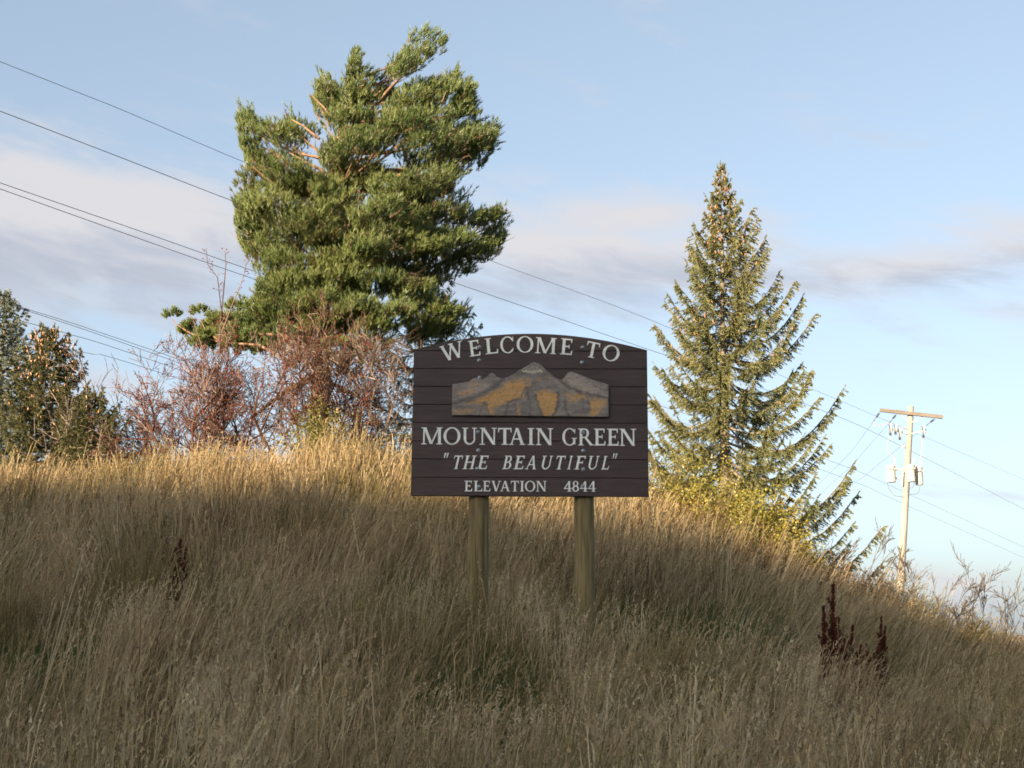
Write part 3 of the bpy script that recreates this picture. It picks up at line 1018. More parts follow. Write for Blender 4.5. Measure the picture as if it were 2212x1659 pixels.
for c, x0, x1 in [('E', 537, 604), ('L', 614, 688), ('E', 692, 756), ('V', 766, 846), ('A', 838, 920), ('T', 926, 998), ('I', 1004, 1040), ('O', 1046, 1132), ('N', 1138, 1226),
                  ('4', 1370, 1436), ('8', 1441, 1499), ('4', 1504, 1569), ('4', 1573, 1638)]:
    xc = (x0 + x1) / 2
    put_letter(c, xc, 1388 + (xc - 580) * 0.007, 88, x1 - x0)

# --- the mountain panel: a cut-out board with its own paint
TOP = [(425, 525), (500, 512), (570, 500), (596, 478), (625, 468), (655, 480), (690, 479), (722, 458), (742, 436), (760, 427), (780, 436), (805, 462), (850, 478), (890, 466), (930, 448), (985, 412),
       (1040, 378), (1078, 356), (1098, 340), (1120, 334), (1150, 344), (1182, 362), (1205, 386), (1222, 406), (1262, 440), (1300, 474), (1345, 492), (1372, 478), (1395, 440), (1415, 424), (1440, 421),
       (1490, 440), (1552, 466), (1600, 486), (1660, 506), (1710, 520), (1750, 536)]
tx = np.array([a for a, b in TOP], float); ty = np.array([b for a, b in TOP], float)
NC, NR = 190, 64
Xs = np.linspace(425, 1750, NC)
Tt = np.interp(Xs, tx, ty)
Bt = np.interp(Xs, [425, 1750], [790, 812])
pr = np.random.default_rng(3)


def vnoise(x, y, sx, sy, seed):
    r = np.random.default_rng(seed)
    gxn, gyn = int(1400 / sx) + 4, int(700 / sy) + 4
    G = r.uniform(-1, 1, (gyn, gxn))
    fx = (x - 400) / sx + 1; fy = (y - 300) / sy + 1
    ix, iy = np.floor(fx).astype(int), np.floor(fy).astype(int)
    ix = np.clip(ix, 0, gxn - 2); iy = np.clip(iy, 0, gyn - 2)
    tx_, ty_ = np.clip(fx - ix, 0, 1), np.clip(fy - iy, 0, 1)
    tx_ = tx_ * tx_ * (3 - 2 * tx_); ty_ = ty_ * ty_ * (3 - 2 * ty_)
    return (G[iy, ix] * (1 - tx_) + G[iy, ix + 1] * tx_) * (1 - ty_) + (G[iy + 1, ix] * (1 - tx_) + G[iy + 1, ix + 1] * tx_) * ty_


XX = np.repeat(Xs[:, None], NR, 1)
fr = np.linspace(0, 1, NR)[None, :]
YY = Bt[:, None] * (1 - fr) + Tt[:, None] * fr


def lin(r_, g_, b_):
    return np.array([((c / 255 + 0.055) / 1.055) ** 2.4 for c in (r_, g_, b_)])


def poly_mask(pts, soft, jit, seed):
    """soft mask of a polygon with a ragged edge"""
    px_ = XX + jit * vnoise(XX, YY, 34, 22, seed); py_ = YY + jit * 0.6 * vnoise(XX, YY, 40, 16, seed + 1)
    pts = np.array(pts, float)
    inside = np.zeros(XX.shape, bool); dist = np.full(XX.shape, 1e9)
    n = len(pts)
    for i in range(n):
        x1, y1 = pts[i]; x2, y2 = pts[(i + 1) % n]
        c = ((y1 > py_) != (y2 > py_)) & (px_ < (x2 - x1) * (py_ - y1) / (y2 - y1 + 1e-9) + x1)
        inside ^= c
        L2 = (x2 - x1) ** 2 + (y2 - y1) ** 2
        t = np.clip(((px_ - x1) * (x2 - x1) + (py_ - y1) * (y2 - y1)) / L2, 0, 1)
        dist = np.minimum(dist, np.hypot(px_ - x1 - t * (x2 - x1), py_ - y1 - t * (y2 - y1)))
    sd = np.where(inside, dist, -dist)
    return np.clip(sd / soft * 0.5 + 0.5, 0, 1)


def line_mask(pts, w, jit, seed):
    px_ = XX + jit * vnoise(XX, YY, 26, 20, seed); py_ = YY + jit * vnoise(XX, YY, 30, 18, seed + 1)
    d = np.full(XX.shape, 1e9)
    for (x1, y1), (x2, y2) in zip(pts[:-1], pts[1:]):
        L2 = (x2 - x1) ** 2 + (y2 - y1) ** 2
        t = np.clip(((px_ - x1) * (x2 - x1) + (py_ - y1) * (y2 - y1)) / L2, 0, 1)
        d = np.minimum(d, np.hypot(px_ - x1 - t * (x2 - x1), py_ - y1 - t * (y2 - y1)))
    return np.clip(1.3 - d / w, 0, 1)


GREY, DARK, BEIGE, OCHRE, PALE = np.array([0.205, 0.176, 0.155]), np.array([0.075, 0.064, 0.060]), np.array([0.34, 0.275, 0.225]), np.array([0.47, 0.26, 0.085]), np.array([0.55, 0.55, 0.38])
C = np.broadcast_to(GREY, XX.shape + (3,)).copy()


def paint(col, mask, amt=1.0):
    global C
    C = C * (1 - (mask * amt)[..., None]) + col * (mask * amt)[..., None]


paint(DARK, np.clip(0.35 + 0.8 * vnoise(XX, YY, 90, 26, 41), 0, 1), 0.55)
paint(BEIGE, np.clip(-0.2 + 1.0 * vnoise(XX, YY, 120, 30, 43), 0, 1), 0.5)
paint(BEIGE, poly_mask([(1375, 500), (1420, 435), (1545, 475), (1640, 560), (1735, 630), (1560, 610), (1430, 560)], 40, 14, 1), 0.85)
paint(BEIGE, poly_mask([(470, 610), (560, 530), (700, 510), (760, 530), (640, 600), (520, 625)], 30, 14, 3), 0.7)
paint(OCHRE, poly_mask([(470, 600), (570, 575), (620, 590), (520, 625)], 14, 14, 5), 0.7)
paint(OCHRE, poly_mask([(580, 520), (640, 515), (640, 545), (590, 550)], 14, 10, 5), 0.6)
paint(OCHRE, poly_mask([(530, 685), (700, 625), (830, 560), (930, 500), (1010, 490), (1050, 540), (1020, 640), (900, 680), (790, 720), (790, 790), (740, 790), (715, 690), (640, 680)], 16, 26, 7), 0.95)
paint(OCHRE, poly_mask([(1135, 600), (1200, 590), (1320, 605), (1310, 690), (1290, 760), (1270, 800), (1205, 800), (1160, 700)], 12, 22, 9), 0.92)
paint(OCHRE, poly_mask([(1370, 610), (1530, 610), (1540, 640), (1450, 690), (1420, 660), (1380, 640)], 14, 20, 11), 0.8)
paint(OCHRE, poly_mask([(1560, 650), (1740, 660), (1740, 690), (1690, 720), (1640, 800), (1600, 800), (1590, 720)], 14, 26, 13), 0.8)
paint(OCHRE, poly_mask([(440, 745), (620, 740), (600, 770), (450, 775)], 12, 14, 15), 0.6)
paint(OCHRE, np.clip(line_mask([(960, 490), (1030, 500), (1080, 480), (1070, 540)], 14, 22, 17), 0, 1), 0.6)
paint(OCHRE, np.clip(line_mask([(1150, 480), (1250, 465)], 10, 22, 19), 0, 1), 0.4)
paint(OCHRE, np.clip(line_mask([(975, 700), (985, 790)], 12, 22, 23), 0, 1), 0.5)
paint(OCHRE * 0.75, np.clip(vnoise(XX, YY, 46, 12, 55) - 0.1, 0, 1) * poly_mask([(530, 690), (830, 560), (1010, 490), (1020, 640), (790, 740)], 20, 20, 7), 0.8)
for pts, w, am in [([(1340, 500), (1420, 560), (1540, 610), (1750, 650)], 15, 0.8), ([(450, 680), (600, 650), (700, 600), (790, 540), (850, 490)], 22, 0.75), ([(430, 640), (560, 600)], 12, 0.3),
                   ([(1040, 560), (1010, 650), (900, 680), (880, 790)], 9, 0.85), ([(1060, 560), (1085, 680), (1090, 800)], 9, 0.85), ([(1130, 610), (1160, 720), (1200, 800)], 9, 0.8),
                   ([(1325, 600), (1320, 700), (1285, 800)], 10, 0.85), ([(1385, 640), (1380, 730), (1410, 800)], 9, 0.8), ([(700, 680), (735, 760), (750, 800)], 8, 0.7), ([(700, 680), (660, 750), (655, 800)], 8, 0.7),
                   ([(1530, 660), (1535, 760)], 8, 0.6), ([(1575, 680), (1585, 770)], 8, 0.7), ([(960, 690), (975, 790)], 8, 0.6), ([(1560, 480), (1650, 550), (1740, 580)], 10, 0.55), ([(930, 450), (1000, 440), (1050, 420)], 12, 0.35)]:
    paint(DARK, line_mask(pts, w, 12, int(pts[0][0])), am)
for x in (1020, 1050, 1080, 1110, 1140, 1165):
    paint(PALE, line_mask([(x, 405), (x + 20, 418)], 6, 4, x), 0.75)
paint(PALE, line_mask([(1020, 405), (1090, 430), (1150, 425), (1180, 408)], 5, 6, 77), 0.6)
paint(PALE * 0.8, line_mask([(1100, 375), (1140, 378)], 6, 6, 78), 0.5)
paint(GREY, np.clip(vnoise(XX, YY, 70, 9, 57) * 1.2 - 0.15, 0, 1), 0.55)
paint(DARK, np.clip(vnoise(XX, YY, 30, 14, 58) * 1.4 - 0.6, 0, 1), 0.5)
C *= (1 + 0.16 * vnoise(XX, YY, 9, 6, 91) + 0.08 * pr.normal(0, 1, XX.shape))[..., None]
C = np.clip(C, 0.01, 0.9)
relief = 0.003 * vnoise(XX, YY, 60, 40, 61) + 0.0015 * vnoise(XX, YY, 16, 10, 62)
PF = 0.034
vs = []
for i in range(NC):
    for j in range(NR):
        p = sp(XX[i, j], YY[i, j])
        edge = 0.004 if (i in (0, NC - 1) or j in (0, NR - 1)) else 0.0
        vs.append((p.x, -(PF + relief[i, j] - edge), p.z))
nf = len(vs)
border = [(i, 0) for i in range(NC)] + [(NC - 1, j) for j in range(1, NR)] + [(i, NR - 1) for i in range(NC - 2, -1, -1)] + [(0, j) for j in range(NR - 2, 0, -1)]
for i, j in border:
    p = sp(XX[i, j], YY[i, j]); vs.append((p.x, -0.002, p.z))
fs = [(i * NR + j, (i + 1) * NR + j, (i + 1) * NR + j + 1, i * NR + j + 1) for i in range(NC - 1) for j in range(NR - 1)]
nb = len(border)
for k in range(nb):
    a = border[k]; b = border[(k + 1) % nb]
    fs.append((a[0] * NR + a[1], nf + k, nf + (k + 1) % nb, b[0] * NR + b[1]))
mb = MB(); mb.add(vs, fs)
mt, N, L, b = nodes_of('mountain_paint')
a = N.new('ShaderNodeAttribute'); a.attribute_name = 'paint'
L.new(a.outputs['Color'], b.inputs['Base Color'])
b.inputs['Roughness'].default_value = 0.75
n_ = N.new('ShaderNodeTexNoise'); n_.inputs['Scale'].default_value = 70
bp = N.new('ShaderNodeBump'); bp.inputs['Strength'].default_value = 0.25; bp.inputs['Distance'].default_value = 0.01
L.new(n_.outputs['Fac'], bp.inputs['Height']); L.new(bp.outputs[0], b.inputs['Normal'])
o = sign_part(mb, 'mountain_panel', mt, True, 'painted grey and ochre cut-out of a mountain range')
ca = o.data.color_attributes.new('paint', 'FLOAT_COLOR', 'POINT')
cols = np.ones((len(vs), 4), np.float32)
cols[:nf, :3] = C.reshape(-1, 3)
cols[nf:, :3] = DARK
ca.data.foreach_set('color', cols.reshape(-1))


# ------------------------------------------------------------------ conifers
def unit(a):
    return a / (np.linalg.norm(a, axis=-1, keepdims=True) + 1e-9)


def needles(mb, p, d, ln, n, nlen, nw, spread, tint, r, up=0.0):
    """bottle-brush shoots: p,d (k,3), ln (k,), tint (k,): n needles each, loose triangles"""
    k = len(p)
    t = r.uniform(0.0, 1.0, (k, n, 1))
    base = p[:, None, :] + d[:, None, :] * ln[:, None, None] * t
    rnd = unit(r.normal(0, 1, (k, n, 3)))
    perp = unit(rnd - (rnd * d[:, None, :]).sum(-1, keepdims=True) * d[:, None, :])
    sp_ = spread * r.uniform(0.6, 1.25, (k, n, 1)) * (1 - 0.45 * t)
    nd = unit(d[:, None, :] * np.cos(sp_) + perp * np.sin(sp_))
    nd[..., 2] += up
    L_ = nlen * r.uniform(0.7, 1.2, (k, n, 1))
    side = unit(np.cross(nd, unit(r.normal(0, 1, (k, n, 3))))) * (nw * 0.5)
    tri = np.stack([base - side, base + side, base + nd * L_], 2).reshape(-1, 3, 3)
    tt = np.clip(tint[:, None] + r.normal(0, 0.09, (k, n)), 0, 1).reshape(-1)
    mb.tris(tri, tt)


def in_poly(px, py, poly):
    poly = np.array(poly, float)
    ins = np.zeros(px.shape, bool)
    n = len(poly)
    for i in range(n):
        x1, y1 = poly[i]; x2, y2 = poly[(i + 1) % n]
        ins ^= ((y1 > py) != (y2 > py)) & (px < (x2 - x1) * (py - y1) / (y2 - y1 + 1e-9) + x1)
    return ins


def curve_pts(a, b, bow, n=7, rnd=0.0, r=random):
    a, b = Vector(a), Vector(b)
    out = []
    for i in range(n):
        t = i / (n - 1)
        p = a.lerp(b, t) + Vector(bow) * (4 * t * (1 - t))
        if 0 < i < n - 1 and rnd:
            p += Vector((r.uniform(-rnd, rnd), r.uniform(-rnd, rnd), r.uniform(-rnd, rnd)))
        out.append(p)
    return out


# --- the big pine
PY = 36.5
PINE = [(765, 92), (780, 128), (792, 172), (806, 196), (840, 150), (868, 108), (880, 92), (905, 78), (915, 56), (930, 84), (950, 78), (955, 108), (925, 150), (890, 160), (868, 168), (890, 178), (930, 176), (962, 165),
        (990, 146), (1000, 172), (1022, 168), (1028, 220), (1040, 268), (1072, 258), (1080, 272), (1068, 320), (1050, 352), (1012, 372), (990, 382), (980, 410), (1020, 420), (1015, 465), (1050, 450), (1086, 446), (1094, 500), (1085, 540),
        (1055, 578), (1000, 588), (950, 610), (935, 640), (980, 655), (1018, 668), (1008, 712), (960, 735), (880, 735), (800, 752), (700, 745), (600, 735), (520, 768), (430, 775), (395, 740), (440, 700), (480, 690), (515, 655), (548, 640), (560, 605), (585, 585),
        (545, 570), (515, 520), (505, 470), (510, 385), (535, 360), (515, 300), (512, 240), (540, 234), (560, 262), (600, 262), (628, 238), (660, 262), (690, 262), (676, 228), (684, 165), (705, 152), (722, 178), (745, 185), (752, 150)]
pbase = at(688, 965, PY); pbase.z = gz(pbase.x, PY)
pine = empty('pine_tree', pbase, 'large dense green pine with a ragged windswept crown behind the sign', 'tree')
TRK = [(688, 975, 0), (692, 880, 0), (700, 760, 0), (694, 640, 0.1), (705, 520, 0.1), (712, 400, 0), (735, 300, 0), (758, 220, 0), (765, 150, 0), (766, 104, 0)]
trunk_pts = [at(x, y, PY + d) for x, y, d in TRK]
trunk_pts[0].z = pbase.z - 0.3
mb = MB()
mb.tube(trunk_pts, [0.27, 0.25, 0.23, 0.21, 0.19, 0.17, 0.12, 0.07, 0.035, 0.012], 10)
mb.build('trunk', M['bark'], pine, True)
ty_ = np.array([y for x, y, d in TRK][::-1], float); txx = np.array([x for x, y, d in TRK][::-1], float)


def trunk_at(py):
    py = min(max(py, 104), 960)
    return at(float(np.interp(py, ty_, txx)), py, PY)


poly = np.array(PINE, float)
rp = np.random.default_rng(5)
pads = []
# pads picked out along the outline and on the near face: photo x, y, distance offset, radius across, radius up
for q in [(765, 140, 0, .28, .55), (772, 178, -.2, .45, .45), (912, 92, .3, .42, .42), (938, 108, .2, .35, .4), (890, 128, .2, .5, .3), (850, 165, .1, .42, .3), (705, 190, .2, .42, .5), (735, 215, -.2, .5, .45), (700, 238, -.2, .45, .4),
          (985, 185, .3, .5, .5), (1010, 210, .2, .4, .6), (950, 205, -.3, .6, .45), (905, 205, -.5, .6, .4), (1060, 292, .1, .38, .5), (1030, 330, .3, .4, .42), (1000, 262, .8, .5, .6), (528, 262, 0, .36, .45), (548, 292, -.4, .5, .5), (628, 262, 0, .35, .4),
          (600, 285, .2, .5, .4), (650, 285, .5, .5, .4), (535, 330, -.2, .45, .45), (525, 410, -.3, .4, .55), (528, 480, -.3, .45, .5), (550, 545, -.2, .5, .42), (1068, 480, 0, .42, .5), (1062, 530, .1, .5, .45), (1020, 560, -.4, .6, .35), (1010, 480, .6, .5, .5),
          (1000, 440, .6, .45, .4), (985, 690, -.3, .5, .45), (940, 715, -.8, .6, .35), (565, 640, -.8, .5, .45), (540, 668, -.6, .5, .4), (500, 715, -.4, .5, .45), (450, 735, -.2, .5, .38), (600, 700, -1, .6, .4), (650, 690, -1.6, .6, .4),
          (560, 615, -1.2, .45, .4), (585, 655, -1.4, .5, .4), (625, 640, -1.7, .55, .4), (545, 705, -1.0, .5, .4), (490, 738, -.8, .5, .35), (525, 748, -1.2, .5, .35), (615, 735, -1.6, .55, .35), (450, 752, -.5, .4, .3), (575, 572, -1.0, .5, .38), (615, 580, -1.6, .6, .4), (660, 592, -1.9, .6, .4), (712, 585, -2.0, .6, .4), (640, 622, -1.8, .6, .38), (755, 612, -2.0, .6, .4), (825, 622, -1.9, .65, .4), (890, 640, -1.6, .6, .4), (930, 660, -1.2, .5, .38), (700, 660, -1.9, .6, .38), (860, 530, -1.8, .6, .4), (940, 470, -1.6, .6, .42), (960, 400, -1.2, .5, .45), (665, 790, -1.3, .5, .25), (715, 800, -1.5, .5, .22), (770, 790, -1.4, .55, .25), (640, 760, -1.2, .6, .3), (720, 765, -1.6, .6, .3), (800, 755, -1.4, .6, .3), (560, 755, -.8, .5, .3), (760, 690, -2, .7, .42), (840, 700, -1.9, .7, .4), (700, 620, -2, .7, .42), (900, 560, -1.6, .9, .38), (960, 540, -1.2, .8, .4), (820, 480, -2.4, .9, .5), (900, 420, -2.2, .9, .5), (930, 330, -1.8, .9, .42), (860, 290, -2.2, .9, .42),
          (760, 340, -2.3, .9, .5), (640, 400, -2.0, .9, .55), (600, 470, -1.8, .8, .5), (880, 240, -1.4, .8, .4), (780, 560, -2.4, .8, .4), (650, 520, -2.2, .8, .45)]:
    pads.append(q)
for i in range(900):
    x, y = rp.uniform(505, 1094), rp.uniform(150, 745)
    if not in_poly(np.array([x]), np.array([y]), PINE)[0]:
        continue
    # row extent of the outline gives the crown's radius here
    xs_ = np.arange(500, 1100, 6.0)
    ins = in_poly(xs_, np.full(xs_.shape, y), PINE)
    lo, hi = xs_[ins].min(), xs_[ins].max()
    c, w = (lo + hi) / 2, (hi - lo) / 2
    u = (x - c) / max(w, 1)
    dmax = w / FPX * PY * 0.85 * math.sqrt(max(0, 1 - u * u))
    v = rp.uniform(-1, 1)
    if abs(v) < 0.45 and abs(u) < 0.5:
        v = math.copysign(0.45 + 0.5 * abs(v), v)
    pads.append((x, y, v * dmax, rp.uniform(.34, .62), rp.uniform(.26, .42)))
    if len(pads) > 330:
        break
fol = MB(); br = MB()
sp_p, sp_d, sp_l, sp_t = [], [], [], []
rb = random.Random(4)
for k, (x, y, dy, rx, rz) in enumerate(pads):
    c = at(x, y, PY + dy)
    ax = trunk_at(y + 60 + 30 * rb.random())
    out = Vector((c.x - ax.x, c.y - ax.y, 0)); dist = out.length
    out = out / max(dist, 0.1)
    n = int(98 * (rx / 0.55) ** 1.7)
    q = rp.normal(0, 1, (n, 3)); q = unit(q) * rp.uniform(0.35, 1.0, (n, 1)) ** 0.5
    q[:, 2] = np.abs(q[:, 2]) * 1.15 - 0.30
    o3 = np.array([out.x, out.y, 0.0]); sd = np.array([-out.y, out.x, 0.0])
    pos = np.array(c) + q[:, :1] * o3 * rx * 1.15 + q[:, 1:2] * sd * rx * 0.9 + np.array([0, 0, 1.0]) * (q[:, 2:3] * rz + (q[:, :1] * rx) * 0.22)
    # short shoots curving up and out, drawn a little downwind (to the right)
    dr = unit(o3 * (0.35 + 0.4 * q[:, :1]) + sd * q[:, 1:2] * 0.4 + np.array([0.14, -0.03, 0.95]) + rp.normal(0, 0.26, (n, 3)))
    ln = rp.uniform(0.10, 0.28, n) * rp.uniform(0.7, 1.4)
    tip = pos + dr * (ln[:, None] + 0.02)
    px_, py_ = to_px(tip)
    keep = in_poly(px_, py_, PINE) | (in_poly(*to_px(pos), PINE) & (rp.uniform(0, 1, n) < 0.25)) | ((x < 530) & (y > 640)) | (k < 6) | ((y > 750) & (rp.uniform(0, 1, n) < 0.5))
    sp_p.append(pos[keep]); sp_d.append(dr[keep]); sp_l.append(ln[keep])
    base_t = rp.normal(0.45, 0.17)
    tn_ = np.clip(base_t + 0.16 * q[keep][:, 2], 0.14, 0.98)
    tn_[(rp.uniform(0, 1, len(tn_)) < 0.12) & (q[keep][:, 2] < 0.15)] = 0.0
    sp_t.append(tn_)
    # limb from the trunk to the pad and a few forks in it
    a = ax
    if y > 520 or (k % 3 and k > 50):
        continue
    mid = curve_pts(a, c + Vector((0, 0, -rz * 0.3)), Vector((0, 0, -0.10 * dist)), 6, 0.03, rb)
    r0 = min(0.012 + 0.016 * dist, 0.07)
    br.tube(mid, [r0 * (1 - 0.75 * t / 5) for t in range(6)], 5, tint=rb.random(), cap=False)
    for j in range(3):
        e = c + Vector((rb.uniform(-1, 1) * rx * .8, rb.uniform(-1, 1) * rx * .8, rb.uniform(0.0, 0.8) * rz))
        br.tube(curve_pts(mid[3 + j % 2], e, (0, 0, -0.05), 4), [r0 * 0.35, r0 * 0.28, 0.007, 0.004], 4, tint=rb.random(), cap=False)
# the two leaning tops and bare limbs that show in the crown
for pts, r0 in [([(785, 262, -.4), (815, 222, -.2), (850, 182, 0), (885, 148, .2), (915, 105, .3)], 0.06), ([(720, 262, -1.2), (700, 232, -1.3), (672, 205, -1.2)], 0.035), ([(690, 300, -1.4), (655, 272, -1.3), (630, 258, -1)], 0.04),
                ([(700, 370, -1.6), (660, 350, -1.7), (625, 330, -1.7)], 0.05), ([(930, 250, -1.2), (955, 220, -1.1), (965, 195, -.8)], 0.03), ([(640, 735, -1.8), (600, 722, -1.9), (560, 722, -2.0)], 0.08),
                ([(640, 790, -2.2), (560, 745, -2.0), (480, 740, -1.2), (445, 715, -1.0), (433, 690, -1.0)], 0.035), ([(470, 738, -1.1), (415, 722, -1.0), (380, 700, -1.0), (372, 690, -1.0)], 0.025), ([(700, 800, -1.0), (610, 850, -1.6), (540, 905, -1.8)], 0.09), ([(700, 820, -1), (780, 860, -1.5), (860, 900, -1.5)], 0.05)]:
    br.tube([at(x, y, PY + d) for x, y, d in pts], [r0 * (1 - 0.6 * i / (len(pts) - 1)) for i in range(len(pts))], 7, tint=0.8)
dead = MB()
# dead bare sprays hanging under the crown
for cx_, cy_, dy, dirx, ln_ in [(870, 745, -2.2, 1, 0.9), (800, 735, -2.1, 1, 1.0), (650, 760, -2.3, -1, 0.9), (700, 770, -2.0, -1, 0.8), (760, 800, -2.0, 1, 1.0), (840, 790, -2.0, 1, 0.9), (900, 600, -1.9, 1, 0.5), (620, 770, -2.0, -1, 0.8)]:
    for j in range(26):
        a = at(cx_ - dirx * 25 + rb.uniform(-14, 14), cy_ + rb.uniform(-14, 14), PY + dy + rb.uniform(-.3, .3))
        e = a + Vector((dirx * rb.uniform(0.3, 1.0) * ln_, rb.uniform(-.35, .35) * ln_, rb.uniform(-0.5, 0.45) * ln_))
        dead.tube(curve_pts(a, e, (0, 0, rb.uniform(-.12, .05)), 5), [0.011, 0.010, 0.008, 0.006, 0.004], 3, tint=rb.random(), cap=False)
br.build('branches', M['bark'], pine)
props(dead.build('dead_branches', M['twig'], pine), label='bare grey-brown dead twigs under the crown', kind='stuff')
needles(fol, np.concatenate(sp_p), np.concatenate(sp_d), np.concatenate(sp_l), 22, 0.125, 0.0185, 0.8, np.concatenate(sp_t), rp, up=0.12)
# two outlying tufts on the low left limb
for x, y, rr_ in [(372, 688, .22), (433, 684, .26), (470, 700, .25), (505, 668, .2), (410, 712, .18), (450, 715, .22), (490, 722, .24), (520, 700, .24), (398, 722, .14), (540, 735, .24), (430, 748, .24), (465, 752, .28), (500, 758, .3), (535, 768, .3), (570, 762, .3), (480, 700, .24), (512, 730, .28), (550, 700, .3), (575, 735, .3), (440, 730, .2)]:
    c = np.array(at(x, y, PY - 1.0 - 0.3 * math.sin(x * 1.7))); n = 40
    q = unit(rp.normal(0, 1, (n, 3))) * rr_; q[:, 2] = np.abs(q[:, 2]) * 0.9
    needles(fol, c + q * 0.7, unit(q + np.array([0, 0, 0.15])), np.full(n, 0.14), 30, 0.10, 0.017, 0.8, np.full(n, 0.55), rp, up=0.1)
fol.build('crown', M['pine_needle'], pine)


# --- spruces
def spruce(name, label, base, top, env, nb, needle_mat, seed, cones=0.0, cone_top=1.0, droop=0.35, tw_len=0.34, tw_gap=0.075, az_gain=lambda a: 1.0, nl=0.034, per=11, e_top=30, e_low=-12, start=0.06, trunk_r=0.16, extra=(), group=None, clump=1.0, tipup=0.34, dens=1.9):
    r = np.random.default_rng(seed); pr_ = random.Random(seed)
    base = Vector(base); top = Vector(top)
    root = empty(name, base, label, 'tree', group)
    H = (top - base).length
    mbt = MB()
    npt = 12
    tp = [base.lerp(top, i / (npt - 1)) + Vector((0.02 * math.sin(i * 1.7), 0, 0)) for i in range(npt)]
    tp[0].z -= 0.3
    mbt.tube(tp, [trunk_r * (1 - 0.97 * (i / (npt - 1)) ** 0.9) + 0.004 for i in range(npt)], 8)
    mbt.build('trunk', M['spruce_bark'], root, True)
    brm = MB(); leaf = MB(); cn = MB()
    P_p, P_d, P_l, P_t = [], [], [], []
    ga = 0
    todo = []
    for i in range(nb):
        f = start + (1 - start) * ((i + 0.5) / nb) ** 0.92
        f = min(f + pr_.uniform(-.006, .006), 0.985)
        ga += 2.39996 + pr_.uniform(-.35, .35)
        Lb = env(f) * az_gain(ga) * pr_.uniform(0.66, 1.1)
        e0 = R(e_low + (e_top - e_low) * f ** 1.3 + pr_.uniform(-12, 12))
        todo.append((base.lerp(top, f), ga, Lb, e0, f))
    for (p0, a, Lb, e0, f) in extra:
        todo.append((base.lerp(top, p0), a, Lb, R(e0), f))
    for p0, a, Lb, e0, f in todo:
        if Lb < 0.06:
            continue
        out = np.array([math.cos(a), math.sin(a), 0.0]); sd = np.array([-out[1], out[0], 0.0])
        n = 9
        s = np.linspace(0, 1, n)
        rad = Lb * s
        zz = rad * math.tan(e0) - 0.16 * Lb * np.sin(s * math.pi) + tipup * Lb * s ** 3
        pts = np.array(p0) + out * rad[:, None] + np.array([0, 0, 1.0]) * zz[:, None] + sd * (0.05 * Lb * np.sin(s * 3 + a * 5))[:, None]
        r0 = 0.006 + 0.010 * Lb
        brm.tube([Vector(q) for q in pts], [r0 * (1 - 0.8 * k / (n - 1)) for k in range(n)], 4, tint=pr_.random(), cap=False)
        # needles along the outer branch itself
        seg_d = unit(np.gradient(pts, axis=0))
        m_ = max(3, int(Lb / 0.10))
        st = r.uniform(0.25, 1.0, m_)
        bp_ = np.stack([np.interp(st, s, pts[:, c]) for c in range(3)], -1)
        bd_ = unit(np.stack([np.interp(st, s, seg_d[:, c]) for c in range(3)], -1))
        P_p.append(bp_); P_d.append(bd_); P_l.append(np.full(m_, 0.12)); P_t.append(np.clip(r.normal(0.55, 0.12, m_), 0, 1))
        # side twigs, the lower ones hanging
        k = max(4, int(Lb / tw_gap * 2 * clump))
        st = 0.14 + 0.86 * r.uniform(0, 1, k) ** 0.9
        b0 = np.stack([np.interp(st, s, pts[:, c]) for c in range(3)], -1)
        side = np.sign(r.uniform(-1, 1, k))[:, None]
        tl = np.minimum(tw_len, 0.30 * Lb + 0.05) * (1.12 - 0.75 * st ** 2) * r.uniform(0.5, 1.2, k)
        hang = droop * r.uniform(0.3, 1.5, k)[:, None]
        d0 = unit(out * r.uniform(0.35, 0.9, (k, 1)) + sd * side * r.uniform(0.3, 0.9, (k, 1)) + np.array([0, 0, -1.0]) * hang + r.normal(0, 0.14, (k, 3)))
        tt = np.clip(r.normal(0.45, 0.16, k) + 0.15 * (st - 0.5), 0, 1)
        # each twig in two brush lengths, the second bending down
        d1 = unit(d0 + np.array([0, 0, -0.55]) * hang)
        P_p += [b0, b0 + d0 * tl[:, None] * 0.5]; P_d += [d0, d1]; P_l += [tl * 0.5, tl * 0.5]; P_t += [tt, np.clip(tt + 0.1, 0, 1)]
        for q in range(0, k, 3):
            e = b0[q] + d0[q] * tl[q] * 0.9
            brm.tube([Vector(b0[q]), Vector(e)], [0.004, 0.002], 3, tint=pr_.random(), cap=False)
        if cones:
            fc = max(0.0, (f - cone_top) / (1 - cone_top)) if cone_top < 1 else 0
            nc = int(cones * (0.12 + fc) * Lb * 9 * r.uniform(0.3, 1.7)) if f > cone_top - 0.22 else int(cones * Lb * r.uniform(0, 0.35))
            for q in range(nc):
                st_ = r.uniform(0.45, 1.0)
                b = np.array([np.interp(st_, s, pts[:, c]) for c in range(3)]) + r.normal(0, 0.05, 3)
                hl = r.uniform(0.06, 0.105)
                ax = unit(np.array([r.normal(0, .25), r.normal(0, .25), -1.0]))
                cn.lathe([(0.006, 0), (0.019, hl * .3), (0.018, hl * .65), (0.003, hl)], Vector(b), Vector(ax), 5, tint=r.uniform(0, 1))
    # leader
    up = unit(np.array(top - base))
    P_p.append(np.array(top) - up * np.linspace(0.05, 0.5, 8)[:, None]); P_d.append(np.repeat(up[None], 8, 0)); P_l.append(np.full(8, 0.10)); P_t.append(np.full(8, 0.5))
    brm.build('branches', M['spruce_bark'], root)
    p = np.concatenate(P_p); d = np.concatenate(P_d); l = np.concatenate(P_l); t = np.concatenate(P_t)
    needles(leaf, p, d, l, int(per * dens), nl * 1.65, 0.018, 0.95, t, r)
    leaf.build('crown', needle_mat, root)
